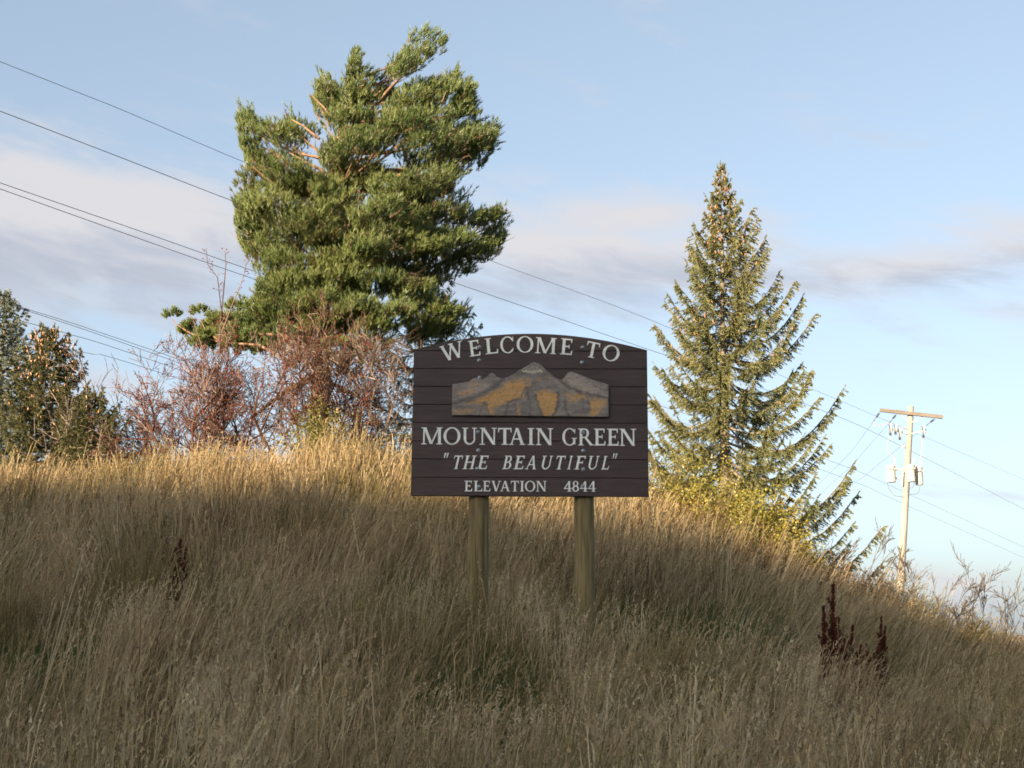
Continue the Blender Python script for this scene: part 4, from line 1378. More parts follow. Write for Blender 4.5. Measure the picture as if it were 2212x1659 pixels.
    if cn.v:
        props(cn.build('cones', M['cone'], root), label='orange-brown hanging cones', kind='stuff')
    return root


# the tall open spruce right of the sign
RY = 34.0
rb_ = at(1566, 1062, RY); rb_.z = gz(rb_.x, RY)
rt_ = at(1556, 352, RY)
Hs = rt_.z - rb_.z


def env_r(f):
    # half width against height fraction, metres
    return float(np.interp(f, [0.0, 0.06, 0.15, 0.3, 0.45, 0.6, 0.72, 0.82, 0.9, 0.96, 1.0], [2.3, 2.6, 2.75, 2.5, 2.2, 1.7, 1.12, 0.60, 0.34, 0.12, 0.03]))


spruce('spruce_tree', 'tall open spruce with orange cones near its tip, right of the sign', rb_, rt_, env_r, 210, M['spruce_needle'], 21, cones=1.9, cone_top=0.70, droop=0.40, tw_len=0.36, clump=1.6, dens=1.5,
       az_gain=lambda a: 1.0 + 0.16 * math.cos(a), e_top=34, e_low=-16, start=0.05, trunk_r=0.15, per=12,
       extra=[(0.02, R(-8), 3.7, -10, .1), (-0.02, R(-14), 3.6, -17, .1), (0.05, R(-25), 3.0, -14, .1), (0.03, R(12), 3.1, -16, .1), (0.0, R(-35), 2.6, -24, .1), (0.10, R(8), 3.3, -8, .1), (0.0, R(25), 2.6, -22, .1), (-0.01, R(-2), 2.9, -20, .1)])

# a spruce standing behind the pine: its branch ends come out at the right of the pine
by = 41.0
b0_ = at(930, 990, by); b0_.z = gz(b0_.x, by)
t0_ = at(885, 330, by)
spruce('spruce_tree', 'yellow-green spruce mostly hidden behind the big pine', b0_, t0_, lambda f: float(np.interp(f, [0, 0.2, 0.35, 0.8, 1], [2.3, 2.0, 1.25, 0.8, 0.1])), 110, M['spruce_needle'], 33, cones=0.5, cone_top=0.5, droop=0.7, tw_len=0.4, e_top=28, e_low=-8, start=0.05,
       extra=[(0.46, R(-14), 1.85, 7, .6), (0.42, R(-8), 1.7, 3, .6), (0.49, R(-20), 1.7, 9, .6), (0.45, R(-30), 1.8, 5, .6), (0.38, R(-15), 1.6, 2, .6), (0.44, R(5), 1.7, 4, .6)], clump=1.7, trunk_r=0.16, dens=1.5)

# left: blue spruce at the frame's edge, a cone-laden spruce, a low dark one
ly = 34.9
bb = at(-2, 1010, ly); bb.z = gz(bb.x, ly)
bt = at(10, 632, ly)
spruce('blue_spruce', 'blue-grey spruce cut off by the left edge of the view', bb, bt, lambda f: float(np.interp(f, [0, 0.12, 0.4, 0.7, 0.9, 1], [1.9, 1.85, 1.35, 0.80, 0.38, 0.08])), 150, M['blue_needle'], 41, cones=0.4, cone_top=0.6, droop=0.15, tw_len=0.30, e_top=30, e_low=-8,
       start=0.03, trunk_r=0.13, per=10, nl=0.038, clump=1.25, extra=[(0.14, R(-32), 1.7, 6, .1), (0.10, R(-40), 1.8, 2, .1), (0.17, R(-50), 1.6, 8, .1), (0.12, R(-25), 1.6, 4, .1), (0.08, R(-36), 1.5, 4, .1)])
b2 = at(135, 1015, 34.4); b2.z = gz(b2.x, 34.4)
t2 = at(102, 712, 34.4)
spruce('olive_spruce', 'small olive spruce thick with orange cones beside the blue spruce', b2, t2, lambda f: float(np.interp(f, [0, 0.15, 0.45, 0.75, 0.92, 1], [1.75, 1.7, 1.3, 0.80, 0.40, 0.10])), 160, M['olive_needle'], 43, cones=2.2, cone_top=0.55, droop=0.35, tw_len=0.30, e_top=36, e_low=-5,
       start=0.03, trunk_r=0.11, per=11, clump=1.25)
b3 = at(196, 1005, 33.4); b3.z = gz(b3.x, 33.4)
t3 = at(206, 856, 33.4)
spruce('low_spruce', 'low dark spruce at the foot of the cone-laden spruce', b3, t3, lambda f: float(np.interp(f, [0, 0.3, 0.7, 1], [1.15, 1.1, 0.75, 0.12])), 110, M['olive_needle'], 44, cones=0.3, cone_top=0.5, droop=0.25, tw_len=0.25, e_top=40, e_low=5,
       start=0.03, trunk_r=0.07, per=10, clump=1.2)


# ------------------------------------------------------------------ bare red-berried shrubs
def octa(mb, c, s, tint):
    c = Vector(c)
    mb.add([c + Vector(q) * s for q in ((1, 0, 0), (0, 1, 0), (-1, 0, 0), (0, -1, 0), (0, 0, 1), (0, 0, -1))],
           [(0, 1, 4), (1, 2, 4), (2, 3, 4), (3, 0, 4), (1, 0, 5), (2, 1, 5), (3, 2, 5), (0, 3, 5)], tint)


def bare_shrub(name, label, base, stems, seed, mat, depth=4, berries=0.5, group=None, twig=1.0, spread=0.6):
    """stems: list of (dx, dy, height) for the main stem ends relative to the base"""
    r = random.Random(seed)
    root = empty(name, base, label, 'shrub', group)
    wood = MB(); ber = MB(); lv = []
    base = Vector(base)

    def grow(p, d, ln, rad, lev):
        n = 5
        pts = [p]; dd = Vector(d)
        for i in range(n):
            dd = (dd + Vector((r.gauss(0, .16), r.gauss(0, .16), r.gauss(0.03, .12)))).normalized()
            pts.append(pts[-1] + dd * ln / n)
        wood.tube(pts, [max(0.0058, rad * (1 - 0.62 * i / n)) for i in range(n + 1)], 5 if lev == 0 else (4 if lev < 2 else 3), tint=r.random(), cap=False)
        if lev < depth:
            k = r.randint(4, 6) if lev < 2 else r.randint(3, 5)
            for j in range(k):
                t = r.uniform(0.25, 1.0)
                i = min(int(t * n), n - 1)
                q = pts[i].lerp(pts[i + 1], t * n - i)
                axis = dd.orthogonal().normalized()
                axis = Matrix.Rotation(r.uniform(0, 6.28), 3, dd) @ axis
                nd = (dd * r.uniform(0.5, 1.0) + axis * r.uniform(0.5, 1.0) * spread * 1.6 + Vector((0, 0, 0.12))).normalized()
                grow(q, nd, ln * r.uniform(0.42, 0.68), rad * 0.52, lev + 1)
        else:
            for j in range(2):
                if r.random() < 0.55:
                    lv.append(pts[r.randint(2, n)])
            if r.random() < berries:
                for j in range(r.randint(1, 3)):
                    c = pts[-1 - r.randint(0, 2)] + Vector((r.uniform(-.03, .03), r.uniform(-.03, .03), -0.02))
                    s = r.uniform(0.010, 0.017)
                    octa(ber, c, s * 1.15, r.random())
    for dx, dy, h, rad in stems:
        d = Vector((dx, dy, h))
        grow(base + Vector((r.uniform(-.15, .15), r.uniform(-.15, .15), -0.1)), d.normalized(), d.length, rad, 0)
    wood.build('branches', mat, root)
    if lv:
        q = np.random.default_rng(seed); k = len(lv)
        p = np.array([tuple(a) for a in lv]); d = unit(q.normal(0, 1, (k, 3)) + np.array([0, 0, -.3])); w_ = unit(np.cross(d, q.normal(0, 1, (k, 3))))
        z = q.uniform(0.02, 0.042, (k, 1)); tt = np.clip(q.normal(0.4, 0.28, k), 0, 1)
        lm = MB()
        lm.tris(np.stack([p, p + d * z * .5 + w_ * z * .3, p + d * z], 1), tt); lm.tris(np.stack([p, p + d * z, p + d * z * .5 - w_ * z * .3], 1), tt)
        props(lm.build('leaves', M['shrub_leaf'], root), label='last small russet and olive leaves', kind='stuff')
    if ber.v:
        props(ber.build('berries', M['berry'], root), label='small dark red berries', kind='stuff')
    return root


sy = 33.2
s1 = at(440, 985, sy); s1.z = gz(s1.x, sy)
bare_shrub('berry_shrub', 'leafless reddish shrub with dark berries, left of the pine', s1, [(-1.7, .1, 1.5, .04), (.6, -.4, 2.4, .045), (-.3, .5, 1.6, .04), (-1.15, -.4, 2.0, .045), (-.7, .3, 2.3, .05), (-0.1, -.3, 2.3, .05), (.25, .2, 2.35, .045), (.9, .2, 1.9, .045), (1.4, -.2, 1.6, .04), (-1.9, .3, .7, .035), (-1.3, -.5, 0.8, .03)], 3, M['redtwig'], depth=4, berries=0.35)
# the tall bare shoots that stand up in front of the pine's low limb
sh = at(475, 760, sy + 0.3)
tall = empty('berry_shrub', Vector((s1.x + 0.25, sy + 0.3, gz(s1.x + 0.25, sy + 0.3))), 'thin tall leafless stems with berries rising above the reddish shrub', 'shrub')
wood = MB(); ber = MB(); rr_ = random.Random(9)
for pts in [[(462, 975), (468, 850), (475, 740), (478, 670), (470, 600), (448, 570), (446, 535)], [(472, 740), (482, 640), (488, 570), (486, 545)], [(478, 720), (505, 650), (525, 600), (532, 565)], [(468, 860), (440, 760), (420, 700), (408, 668)], [(470, 800), (500, 720), (512, 690)]]:
    w = [at(x, y, sy + 0.3 + rr_.uniform(-.1, .1)) for x, y in pts]
    wood.tube(w, [0.022 * (1 - 0.75 * i / (len(w) - 1)) for i in range(len(w))], 5, tint=rr_.random(), cap=False)
    for i in range(1, len(w) - 1 + 1):
        for j in range(7):
            a = w[i - 1].lerp(w[i], rr_.random())
            if a.z < at(0, 800, sy).z:
                continue
            e = a + Vector((rr_.uniform(-.12, .12), rr_.uniform(-.12, .12), rr_.uniform(0.0, .12)))
            wood.tube([a, e], [0.005, 0.003], 3, tint=rr_.random(), cap=False)
            if rr_.random() < 0.75:
                s = rr_.uniform(0.012, 0.02)
                octa(ber, e, s * 1.2, rr_.random())
wood.build('branches', M['redtwig'], tall)
props(ber.build('berries', M['berry'], tall), label='small dark red berries', kind='stuff')

for px_, yy, seed, lab, stems, mt_ in [
    (655, 32.4, 13, 'tangled leafless shrub below the lowest limbs of the pine', [(-1.2, .2, 1.9, .05), (-.4, -.3, 2.3, .05), (.5, .2, 2.2, .05), (1.2, -.2, 1.8, .045), (.1, .4, 2.5, .045), (-1.6, -.2, 1.1, .04), (1.5, .2, 1.1, .04)], M['redtwig']),
    (790, 33.4, 17, 'leafless brownish shrub just left of the sign board', [(-1.3, .2, 1.7, .045), (-.5, -.2, 2.2, .05), (.5, .2, 2.2, .05), (1.2, -.1, 1.9, .045), (.0, .3, 2.4, .045), (1.5, .2, 1.3, .04)], M['twig'])]:
    q = at(px_, 975, yy); q.z = gz(q.x, yy)
    bare_shrub('berry_shrub', lab, q, [(a * 1.12, b, c * 1.15, d) for a, b, c, d in stems], seed, mt_, depth=4, berries=0.22)
q = at(415, 985, 34.6); q.z = gz(q.x, 34.6)
bare_shrub('twiggy_shrub', 'grey-brown twiggy shrub with long arching stems behind the reddish shrub', q, [(-2.6, .0, 1.1, .035), (-2.3, .3, .55, .03), (-2.5, -.1, 1.9, .035), (-1.2, .4, 1.5, .04), (.7, .2, 1.6, .04), (-1.7, -.2, 2.2, .03)], 23, M['twig'], depth=3, berries=0.15)


# ------------------------------------------------------------------ leafy shrubs
def leafy_shrub(name, label, base, rx, ry, h, n, mat, seed, leaf=0.055, cat='shrub', group=None):
    r = np.random.default_rng(seed); pr_ = random.Random(seed)
    root = empty(name, base, label, cat, group)
    base = Vector(base)
    wood = MB(); lv = MB()
    ends = []
    for i in range(46):
        a = pr_.uniform(0, 6.28); q = math.sqrt(pr_.random())
        e = base + Vector((math.cos(a) * rx * q, math.sin(a) * ry * q, h * pr_.uniform(0.45, 1.0) * (1 - 0.35 * q * q)))
        wood.tube(curve_pts(base + Vector((pr_.uniform(-.15, .15), pr_.uniform(-.15, .15), -0.05)), e, (0, 0, 0.12), 5), [0.012, 0.010, 0.008, 0.006, 0.003], 4, tint=pr_.random(), cap=False)
        ends.append(e)
    wood.build('stems', M['twig'], root)
    E_ = np.array([tuple(e) for e in ends])
    k = r.integers(0, len(E_), n)
    tpos = r.uniform(0.25, 1.03, n)[:, None]
    p = np.array(base) + (E_[k] - np.array(base)) * tpos + r.normal(0, 1, (n, 3)) * np.array([.13, .13, .11])
    d = unit(r.normal(0, 1, (n, 3)) + np.array([0, 0, .25]))
    s = unit(np.cross(d, r.normal(0, 1, (n, 3))))
    L_ = leaf * r.uniform(0.6, 1.3, (n, 1)); W = L_ * 0.36
    tt = np.clip(r.normal(0.5, 0.2, n), 0, 1)
    lv.tris(np.stack([p, p + d * L_ * .5 + s * W, p + d * L_], 1), tt)
    lv.tris(np.stack([p, p + d * L_, p + d * L_ * .5 - s * W], 1), tt)
    lv.build('foliage', mat, root)
    return root


for px_, yy, rx, h, n, mt_, seed, lab in [
    (1450, 29.4, 1.1, 2.35, 8000, 'olive_leaf', 51, 'olive-green leafy bush against the right edge of the sign'),
    (1535, 28.8, 1.0, 2.05, 9000, 'yellow_leaf', 52, 'yellowing bush just left of the tall spruce trunk'),
    (1640, 28.4, 0.9, 2.0, 12000, 'yellow_leaf', 53, 'bright yellow bush under the right side of the tall spruce'),
    (1712, 28.2, 0.5, 1.5, 4500, 'yellow_leaf', 54, 'low yellow bush at the lower right of the bright yellow one'),
    (695, 31.8, 0.9, 2.3, 9000, 'olive_leaf', 55, 'olive leafy bush seen through the bare shrubs under the pine'),
    (850, 33.2, 0.85, 2.3, 4200, 'olive_leaf', 56, 'olive leafy bush half hidden by the left end of the sign')]:
    q = at(px_, 1080, yy); q.z = gz(q.x, yy)
    leafy_shrub('leafy_bush', lab, q, rx, rx * 0.8, h, n, M[mt_], seed)


# ------------------------------------------------------------------ bare weeds along the right-hand crest
def bare_weed(base, h, seed, label, group, lean=0.1, bush=1.0):
    r = random.Random(seed)
    root = empty('bare_weed', base, label, 'weed', group)
    w = MB()

    def grow(p, d, ln, rad, lev):
        pts = [Vector(p)]; dd = Vector(d).normalized()
        n = 4
        for i in range(n):
            dd = (dd + Vector((r.gauss(0, .10), r.gauss(0, .10), r.gauss(0.02, .06)))).normalized()
            pts.append(pts[-1] + dd * ln / n)
        w.tube(pts, [max(0.0048, rad * (1 - 0.6 * i / n)) for i in range(n + 1)], 3, tint=r.random(), cap=False)
        if lev < 3:
            for j in range(int(r.randint(3, 5) * (bush if lev == 0 else 1))):
                t = r.uniform(0.3, 1.0); i = min(int(t * n), n - 1)
                ax = Matrix.Rotation(r.uniform(0, 6.28), 3, dd) @ dd.orthogonal().normalized()
                grow(pts[i], dd * 0.9 + ax * r.uniform(0.25, 0.6), ln * r.uniform(0.32, 0.6), rad * 0.6, lev + 1)
        if lev >= 2:
            for j in range(2):
                c = pts[-1 - j % 3]; s = r.uniform(0.007, 0.013)
                octa(w, c, s, r.random())
    grow(Vector(base) - Vector((0, 0, .05)), Vector((lean + r.uniform(-.1, .1), r.uniform(-.1, .1), 1)), h, 0.009, 0)
    w.build('stems', M['weed'], root)
    return root


WG = 'bare weeds along the right-hand crest'
for i, (px_, top, bush, lab) in enumerate([(1815, 1180, 1.5, 'bushy bare weed under the lowest branches of the tall spruce'), (1860, 1165, 1.2, 'tall forked bare weed left of the utility pole'), (1900, 1205, 1.0, 'second bare weed left of the utility pole'), (1925, 1225, 1, 'bare weed close to the left of the utility pole'), (1985, 1210, 1.0, 'bare weed close to the right of the utility pole'),
                                            (2015, 1240, 1.0, 'second bare weed right of the utility pole'), (2045, 1250, 1.2, 'third bare weed right of the utility pole'), (2085, 1235, 1.3, 'fifth bare weed right of the utility pole, taller than its neighbours'), (2140, 1205, 1.5, 'tallest bare weed on the crest right of the utility pole'), (2170, 1270, 1.2, 'bare weed between the tallest one and the one at the right edge'), (2195, 1310, 1.5, 'bare weed nearest the right edge of the view'), (2110, 1280, 1, 'short bare weed just left of the tallest one on the right crest'), (2062, 1290, 1, 'fourth bare weed right of the utility pole, shortest of the row'), (1880, 1230, 1, 'bare weed just right of the tall forked one, left of the pole')]):
    Yw = 29.4 + 0.35 * (i % 4)
    q = at(px_, 1300, Yw); q.z = gz(q.x, Yw)
    h = at(px_, top, Yw).z - q.z
    bare_weed(q, h * 0.98, 60 + i, lab, WG, lean=0.12, bush=bush)


# ------------------------------------------------------------------ dock plants
def dock(name, label, base, stems, seed):
    """stems: (base dx, tip photo position, distance offset, thickness in metres, bare fraction)"""
    r = np.random.default_rng(seed)
    root = empty(name, base, label, 'plant')
    st = MB()
    for tip, dxb, wdt, bare in stems:
        a = Vector(base) + Vector((dxb, 0, -0.05)); b = Vector(tip)
        pts = curve_pts(a, b, (0.02, 0, 0.0), 6)
        st.tube(pts, [0.006, 0.006, 0.005, 0.005, 0.004, 0.003], 4, tint=0.6, cap=False)
    st.build('stem', M['dock'], root)
    def cluster(sd, a, b, wdt, num, gap):
        """whorls of papery seeds along a spike"""
        t = r.uniform(0, 1, num)
        prof_ = np.interp(t, [0, 0.2, 0.6, 0.9, 1.0], [0.7, 1.0, 0.8, 0.4, 0.15]) * (0.35 + 0.65 * np.abs(np.sin(t * gap + seed)))
        a = np.array(a); b = np.array(b)
        p = a + (b - a) * t[:, None]
        off = unit(r.normal(0, 1, (num, 3))) * (wdt * prof_ * r.uniform(0, 1, num) ** 0.6)[:, None]
        off[:, 2] *= 0.6
        p = p + off
        d = unit(r.normal(0, 1, (num, 3)) + np.array([0, 0, .5])); q = unit(np.cross(d, r.normal(0, 1, (num, 3))))
        z = r.uniform(0.012, 0.024, (num, 1))
        sd.tris(np.stack([p - q * z * .5, p + q * z * .5, p + d * z * 1.2], 1), np.clip(r.normal(.5, .25, num), 0, 1))
    for tip, dxb, wdt, bare in stems:
        sd = MB()
        a = Vector(base) + Vector((dxb, 0, -0.05)); b = Vector(tip)
        L_ = (b - a).length
        cluster(sd, a.lerp(b, bare), b, wdt * 0.62, int(700 * L_ * (wdt / 0.06)), 34 * L_)
        for j in range(int(9 * L_ * (1 - bare) / 0.5) + 3):
            t = bare + (0.86 - bare) * r.uniform(0, 1)
            an = r.uniform(0, 6.28)
            p0 = a.lerp(b, t)
            ln = r.uniform(0.07, 0.20) * (1.25 - t)
            p1 = p0 + Vector((math.cos(an) * 0.45, math.sin(an) * 0.45, 1.0)).normalized() * (ln + 0.04)
            cluster(sd, p0, p1, wdt * 0.36, int(95 * (ln + 0.05) / 0.15), 6)
        props(sd.build('seed_head', M['dock'], root), kind='stuff')
    return root


g1 = ground_at(1800, 1452, 0.72)
dd_ = g1.y
dock('dock_plant', 'dark red-brown seeding dock with one tall thick spike, on the right slope', Vector((g1.x, dd_, gz(g1.x, dd_))),
     [(at(1800, 1262, dd_), -0.08, 0.075, 0.30), (at(1779, 1310, dd_ + .1), -0.12, 0.085, 0.25), (at(1812, 1335, dd_ - .1), -0.02, 0.05, 0.35), (at(1842, 1352, dd_), 0.10, 0.055, 0.45), (at(1825, 1380, dd_ - .15), 0.05, 0.06, 0.2), (at(1860, 1392, dd_), 0.16, 0.03, 0.5)], 71)
g2 = ground_at(1880, 1458, 0.72)
dock('dock_plant', 'smaller dark red-brown dock beside the taller one, on the right slope', Vector((g2.x, g2.y, gz(g2.x, g2.y))),
     [(at(1904, 1332, g2.y), 0.03, 0.05, 0.25), (at(1912, 1352, g2.y + .1), 0.06, 0.045, 0.35), (at(1872, 1392, g2.y), -0.05, 0.05, 0.2), (at(1896, 1395, g2.y - .1), 0.0, 0.05, 0.2)], 72)
g3 = ground_at(372, 1262, 0.72)
dock('dock_plant', 'lone rusty-red dock in the grass on the left slope', Vector((g3.x, g3.y, gz(g3.x, g3.y))),
     [(at(390, 1165, g3.y), -0.02, 0.05, 0.35), (at(378, 1188, g3.y), -0.05, 0.04, 0.4), (at(402, 1182, g3.y - .1), 0.02, 0.035, 0.45), (at(364, 1228, g3.y), -0.1, 0.02, 0.5)], 73)


# ------------------------------------------------------------------ utility pole
UY = 52.0
M['pole'] = mat_noise('weathered_pole', [(0.3, (0.22, 0.20, 0.175)), (0.5, (0.34, 0.315, 0.28)), (0.72, (0.44, 0.41, 0.37))], 3, (3, 3, 0.25), 0.9, bump=0.4)
M['arm'] = mat_noise('crossarm_wood', [(0.3, (0.14, 0.118, 0.10)), (0.7, (0.26, 0.225, 0.19))], 5, (0.4, 3, 3), 0.9, bump=0.3)
M['tank'] = mat_noise('transformer_paint', [(0.3, (0.50, 0.485, 0.45)), (0.7, (0.62, 0.60, 0.56))], 3, rough=0.5)
M['porcelain'] = mat_noise('porcelain', [(0.3, (0.55, 0.53, 0.5)), (0.7, (0.7, 0.68, 0.65))], 8, rough=0.3)
M['polymer'] = mat_noise('dark_polymer', [(0.3, (0.05, 0.055, 0.07)), (0.7, (0.09, 0.095, 0.12))], 8, rough=0.6)
M['galv'] = mat_noise('galvanised_steel', [(0.3, (0.45, 0.45, 0.44)), (0.7, (0.62, 0.62, 0.6))], 12, rough=0.5, metallic=0.3)
M['wire'] = mat_noise('line_wire', [(0.3, (0.12, 0.125, 0.135)), (0.7, (0.17, 0.175, 0.185))], 3, rough=0.6)
M['lead'] = mat_noise('lead_wire', [(0.3, (0.42, 0.24, 0.24)), (0.7, (0.52, 0.33, 0.32))], 3, rough=0.6)


def U(zx, zy, d=0.0):
    return at((2160 + 0.1688 * zx) * 0.864, (980 + 0.1688 * zy) * 0.864, UY + d)


pb = at(1943, 1300, UY); pb.z = gz(pb.x, UY) - 0.0
ptop = U(697, 215)
axis_ = (ptop - at(1944, 1285, UY)).normalized()
pfoot = ptop - axis_ * ((ptop.z - pb.z) / axis_.z)
upole = empty('utility_pole', pfoot, 'weathered wooden utility pole with crossarm and three grey transformers', 'utility pole')


def part(mb, name, mt_, parent=upole, smooth=False, label=None):
    o = mb.build(name, mt_, parent, smooth)
    if label: o['label'] = label
    return o


mb = MB()
npp = 16
mb.tube([pfoot.lerp(ptop, i / (npp - 1)) - (axis_ * 0.4 if i == 0 else Vector()) for i in range(npp)], [0.148 - 0.042 * i / (npp - 1) for i in range(npp)], 14)
part(mb, 'shaft', M['pole'], smooth=True)


def beam(a, b, w, h):
    a, b = Vector(a), Vector(b)
    d = (b - a); L_ = d.length; d.normalize()
    s = d.cross(Vector((0, 0, 1))).normalized(); u = s.cross(d)
    mt_ = Matrix(((d.x, s.x, u.x, a.x), (d.y, s.y, u.y, a.y), (d.z, s.z, u.z, a.z), (0, 0, 0, 1)))
    m_ = MB(); m_.box((0, -w / 2, -h / 2), (L_, w / 2, h / 2), mt_)
    return m_


part(beam(U(240, 268, -.19), U(1165, 372, -.19), 0.10, 0.125), 'crossarm', M['arm'])
for a, b in (((540, 335), (665, 450)), ((865, 365), (705, 450))):
    part(beam(U(*a, -.13), U(*b, -.13), 0.012, 0.035), 'crossarm_brace', M['galv'])
ends = [((235, 300), (145, 432)), ((482, 330), (385, 445)), ((1052, 395), (932, 490))]
for a, b in ends:
    m_ = MB()
    A, B = U(*a, -.2), U(*b, -.05)
    d = (B - A); L_ = d.length; d.normalize()
    prof_ = [(0.012, 0)]
    for k in range(6):
        h = L_ * (0.14 + 0.07 * k)
        prof_ += [(0.016, h), (0.045, h + 0.006), (0.045, h + 0.014), (0.016, h + 0.024)]
    prof_ += [(0.012, L_ * .6), (0.012, L_ * .9), (0.022, L_ * .92), (0.022, L_)]
    m_.lathe(prof_, A, d, 10)
    part(m_, 'insulator', M['polymer'], smooth=False)
# fuse cutouts on their bracket arms
part(beam(U(380, 545, -.12), U(650, 618, -.12), 0.05, 0.05), 'cutout_bracket', M['galv'])
part(beam(U(925, 560, -.12), U(700, 618, -.12), 0.05, 0.05), 'cutout_bracket', M['galv'])
for x, y0, y1 in ((398, 465, 625), (474, 470, 610), (538, 530, 690), (888, 505, 660)):
    m_ = MB()
    A, B = U(x + 6, y0, -.2), U(x - 6, y1, -.26)
    d = B - A; L_ = d.length
    prof_ = [(0.02, 0), (0.05, .02), (0.05, .06)]
    for k in range(5):
        h = L_ * (0.16 + 0.12 * k)
        prof_ += [(0.035, h), (0.058, h + 0.01), (0.058, h + 0.03), (0.035, h + 0.045)]
    prof_ += [(0.03, L_ * .84), (0.03, L_)]
    m_.lathe(prof_, A, d, 10)
    c = part(m_, 'fuse_cutout', M['porcelain'])
    m_ = MB()
    m_.tube([A + Vector((-.10, -.05, -.02)), A + Vector((-.09, -.1, -L_ * .5)), B + Vector((-.03, -.05, 0))], 0.016, 6)
    m_.box((-.04, -.03, -.05), (.04, .03, .05), Matrix.Translation(B))
    part(m_, 'fuse_tube', M['polymer'], c)
# transformers
for (xc, y0, y1, wd, dd, bx, by_, nm) in ((408, 1080, 1338, 128, -.18, 450, 1030, 'left'), (702, 1072, 1330, 124, -.42, 740, 1022, 'mid'), (822, 1100, 1378, 112, -.12, 836, 1040, 'right')):
    T_, B_b = U(xc, y0, dd), U(xc, y1, dd)
    rr2 = (U(xc + wd / 2, y1, dd) - U(xc - wd / 2, y1, dd)).length / 2
    hh = T_.z - B_b.z
    base_ = Vector((B_b.x, B_b.y, B_b.z))
    m_ = MB()
    m_.lathe([(rr2 * .9, 0), (rr2 * .98, .012), (rr2, .03), (rr2, hh * .9), (rr2 * 1.035, hh * .9 + .005), (rr2 * 1.035, hh * .93), (rr2 * .97, hh * .945), (rr2 * .6, hh * .99), (rr2 * .15, hh)], base_, (0, 0, 1), 24)
    tk = part(m_, 'transformer', M['tank'], smooth=False)
    for p_ in tk.data.polygons: p_.use_smooth = abs(p_.normal.z) < 0.3
    m_ = MB()
    A = Vector((U(bx, by_, dd).x, base_.y, base_.z + hh * .94))
    hb = max(0.16, U(bx, by_ - 40, dd).z - A.z)
    prof_ = [(0.04, 0)]
    for k in range(5):
        h = hb * (0.08 + 0.17 * k)
        prof_ += [(0.022, h), (0.043, h + .008), (0.043, h + .02), (0.022, h + .03)]
    prof_ += [(0.015, hb)]
    m_.lathe(prof_, A, (0.05, 0, 1), 10)
    part(m_, 'bushing', M['porcelain'], tk)
    for sgn in (-1, 0, 1):
        m_ = MB()
        m_.lathe([(0.025, 0), (0.03, .03), (0.012, .06), (0.012, .09)], base_ + Vector((sgn * .1, -rr2 * .98, hh * .72)), (0, -1, .1), 8)
        part(m_, 'terminal', M['porcelain'], tk)
    pc = pfoot.lerp(ptop, ((base_.z + hh * .5) - pfoot.z) / (ptop.z - pfoot.z))
    for zz in (hh * .25, hh * .75):
        a_ = base_ + Vector((0, 0, zz)); b_ = Vector((pc.x, pc.y, a_.z - 0.04))
        dv = (b_ - a_).normalized()
        m_ = MB()
        m_.tube([a_ + dv * rr2 * .9, a_.lerp(b_, 0.5) + Vector((0, 0, .03)), b_], [0.035, 0.04, 0.045], 8)
        part(m_, 'mount_bracket', M['tank'], tk)
m_ = MB()
m_.tube([U(572, 1170, -.16), U(566, 1390, -.16)], 0.035, 8)
part(m_, 'mount_plate', M['tank'])
# leads and low-voltage loops


def smooth_path(pts, n=8):
    out = []
    for i in range(len(pts) - 1):
        p0 = pts[max(i - 1, 0)]; p1 = pts[i]; p2 = pts[i + 1]; p3 = pts[min(i + 2, len(pts) - 1)]
        for k in range(n):
            t = k / n
            out.append(0.5 * ((2 * p1) + (p2 - p0) * t + (2 * p0 - 5 * p1 + 4 * p2 - p3) * t * t + (3 * p1 - p0 - 3 * p2 + p3) * t ** 3))
    out.append(pts[-1])
    return out


for pts, mt_, nm in [([(375, 640), (352, 800), (372, 900), (452, 1000)], 'lead', 'lead_wire'), ([(866, 670), (858, 850), (840, 1020)], 'lead', 'lead_wire'), ([(146, 440), (160, 485), (230, 500), (330, 470), (395, 470)], 'lead', 'lead_wire'), ([(535, 530), (600, 525), (640, 540)], 'lead', 'lead_wire'),
                     ([(345, 1340), (372, 1430), (460, 1535), (585, 1548)], 'wire', 'service_loop'), ([(745, 1335), (735, 1395), (690, 1425), (660, 1410)], 'wire', 'service_loop'), ([(832, 1380), (805, 1495), (740, 1515), (640, 1520)], 'wire', 'service_loop'), ([(660, 1330), (650, 1400), (640, 1560)], 'wire', 'service_loop')]:
    m_ = MB(); m_.tube(smooth_path([U(x, y, -.2) for x, y in pts]), 0.010, 5)
    part(m_, nm, M[mt_])
m_ = MB(); m_.lathe([(0.03, 0), (0.05, .03), (0.03, .06), (0.05, .09), (0.03, .12)], U(600, 808, -.1), (-1, 0, 0), 8)
part(m_, 'spool_insulator', M['porcelain'])


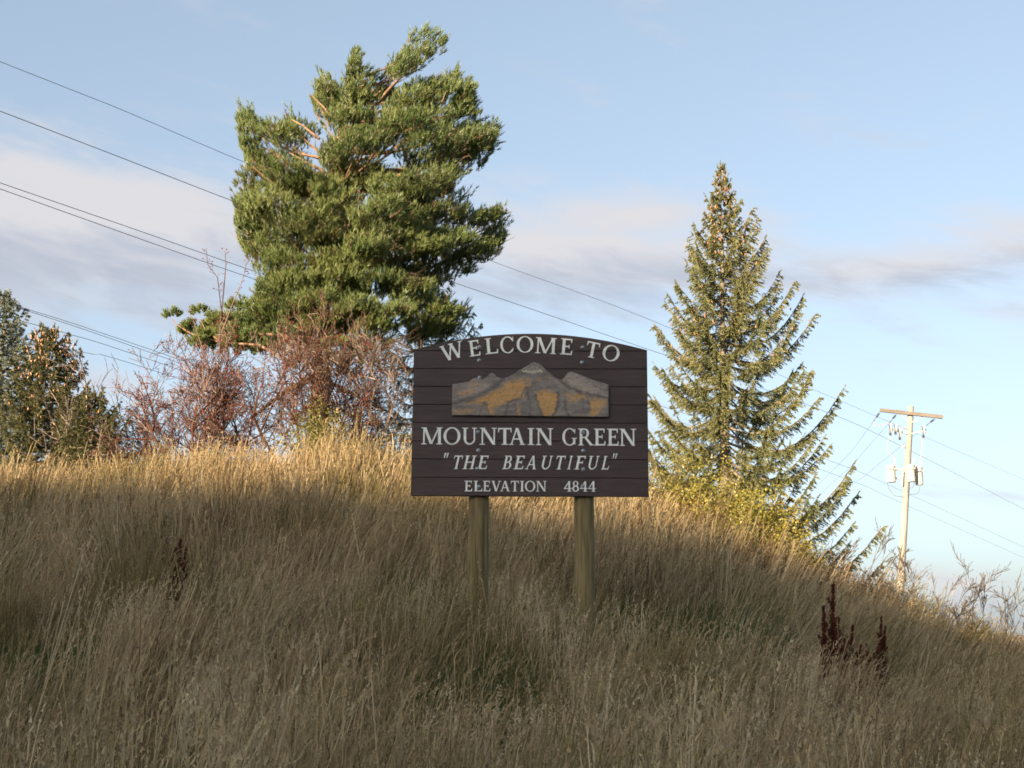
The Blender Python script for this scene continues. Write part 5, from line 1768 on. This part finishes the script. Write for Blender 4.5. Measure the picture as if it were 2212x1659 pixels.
# ------------------------------------------------------------------ overhead wires
def wire(label, pts, Hh, rad, name='power_line', group=None, dmin=None):
    """photo positions along a wire hung at about constant height Hh"""
    xs_ = [p[0] for p in pts]; ys_ = [p[1] for p in pts]
    ws = []
    for x, y in pts:
        d = (Hh - CAMZ) / math.tan(elev(y))
        ws.append(at(x, y, d))
    # carry on past the frame at both ends
    ws.insert(0, ws[0] + (ws[0] - ws[1]).normalized() * 30)
    ws.append(ws[-1] + (ws[-1] - ws[-2]).normalized() * 60)
    m_ = MB(); m_.tube(smooth_path(ws, 6), rad, 5)
    o = m_.build(name, M['wire'], origin=ws[1], smooth=True)
    return props(o, label, 'wire', group)


wire('topmost thin wire passing behind the crown of the pine', [(0, 133), (260, 236), (520, 347), (800, 458), (1065, 565), (1390, 685), (1745, 836), (2000, 945), (2212, 1036)], 17.5, 0.009)
wire('dark wire second from the top, behind the pine and above the sign', [(0, 240), (250, 336), (505, 435), (740, 522), (960, 603), (1320, 727), (1780, 888), (1960, 970), (2212, 1100)], 16.5, 0.012)
wire('upper wire of the close pair at the left', [(0, 395), (290, 495), (575, 595), (900, 706), (1350, 852), (1800, 998), (1960, 1066), (2212, 1182)], 14.0, 0.0105)
wire('lower wire of the close pair at the left', [(0, 408), (280, 508), (555, 605), (900, 722), (1350, 872), (1825, 1033), (1960, 1092), (2212, 1205)], 14.0, 0.0105)
wire('upper strand of the low wires above the left spruces', [(-80, 628), (25, 658), (150, 696), (275, 738), (700, 880), (1250, 1050)], 12.8, 0.010)
wire('second strand of the low wires above the left spruces', [(-80, 632), (25, 661), (150, 701), (275, 744), (700, 892), (1250, 1065)], 12.8, 0.010)
wire('third strand of the low wires above the left spruces', [(-80, 660), (40, 692), (150, 722), (280, 762), (700, 905), (1250, 1085)], 12.4, 0.010)
wire('lowest strand of the low wires above the left spruces', [(-80, 690), (110, 746), (200, 765), (280, 784), (700, 920), (1250, 1100)], 12.0, 0.009)
for (a, b), far, lab in [(ends[0], (1800, 1015), 'left service wire slanting from the crossarm down behind the tall spruce'), (ends[1], (1780, 1060), 'middle service wire slanting from the crossarm down behind the tall spruce'), (ends[2], (1775, 1092), 'right service wire slanting from the crossarm down behind the tall spruce')]:
    A = U(*b, -.05)
    Hh = A.z
    F1 = at(far[0], far[1], (Hh - CAMZ) / math.tan(elev(far[1])))
    F2 = A + (F1 - A) * 2.2
    m_ = MB(); m_.tube([A, A.lerp(F1, .5) - Vector((0, 0, .15)), F1, F2 + Vector((0, 0, .4))], 0.005, 5)
    props(m_.build('service_wire', M['wire'], origin=A), lab, 'wire')
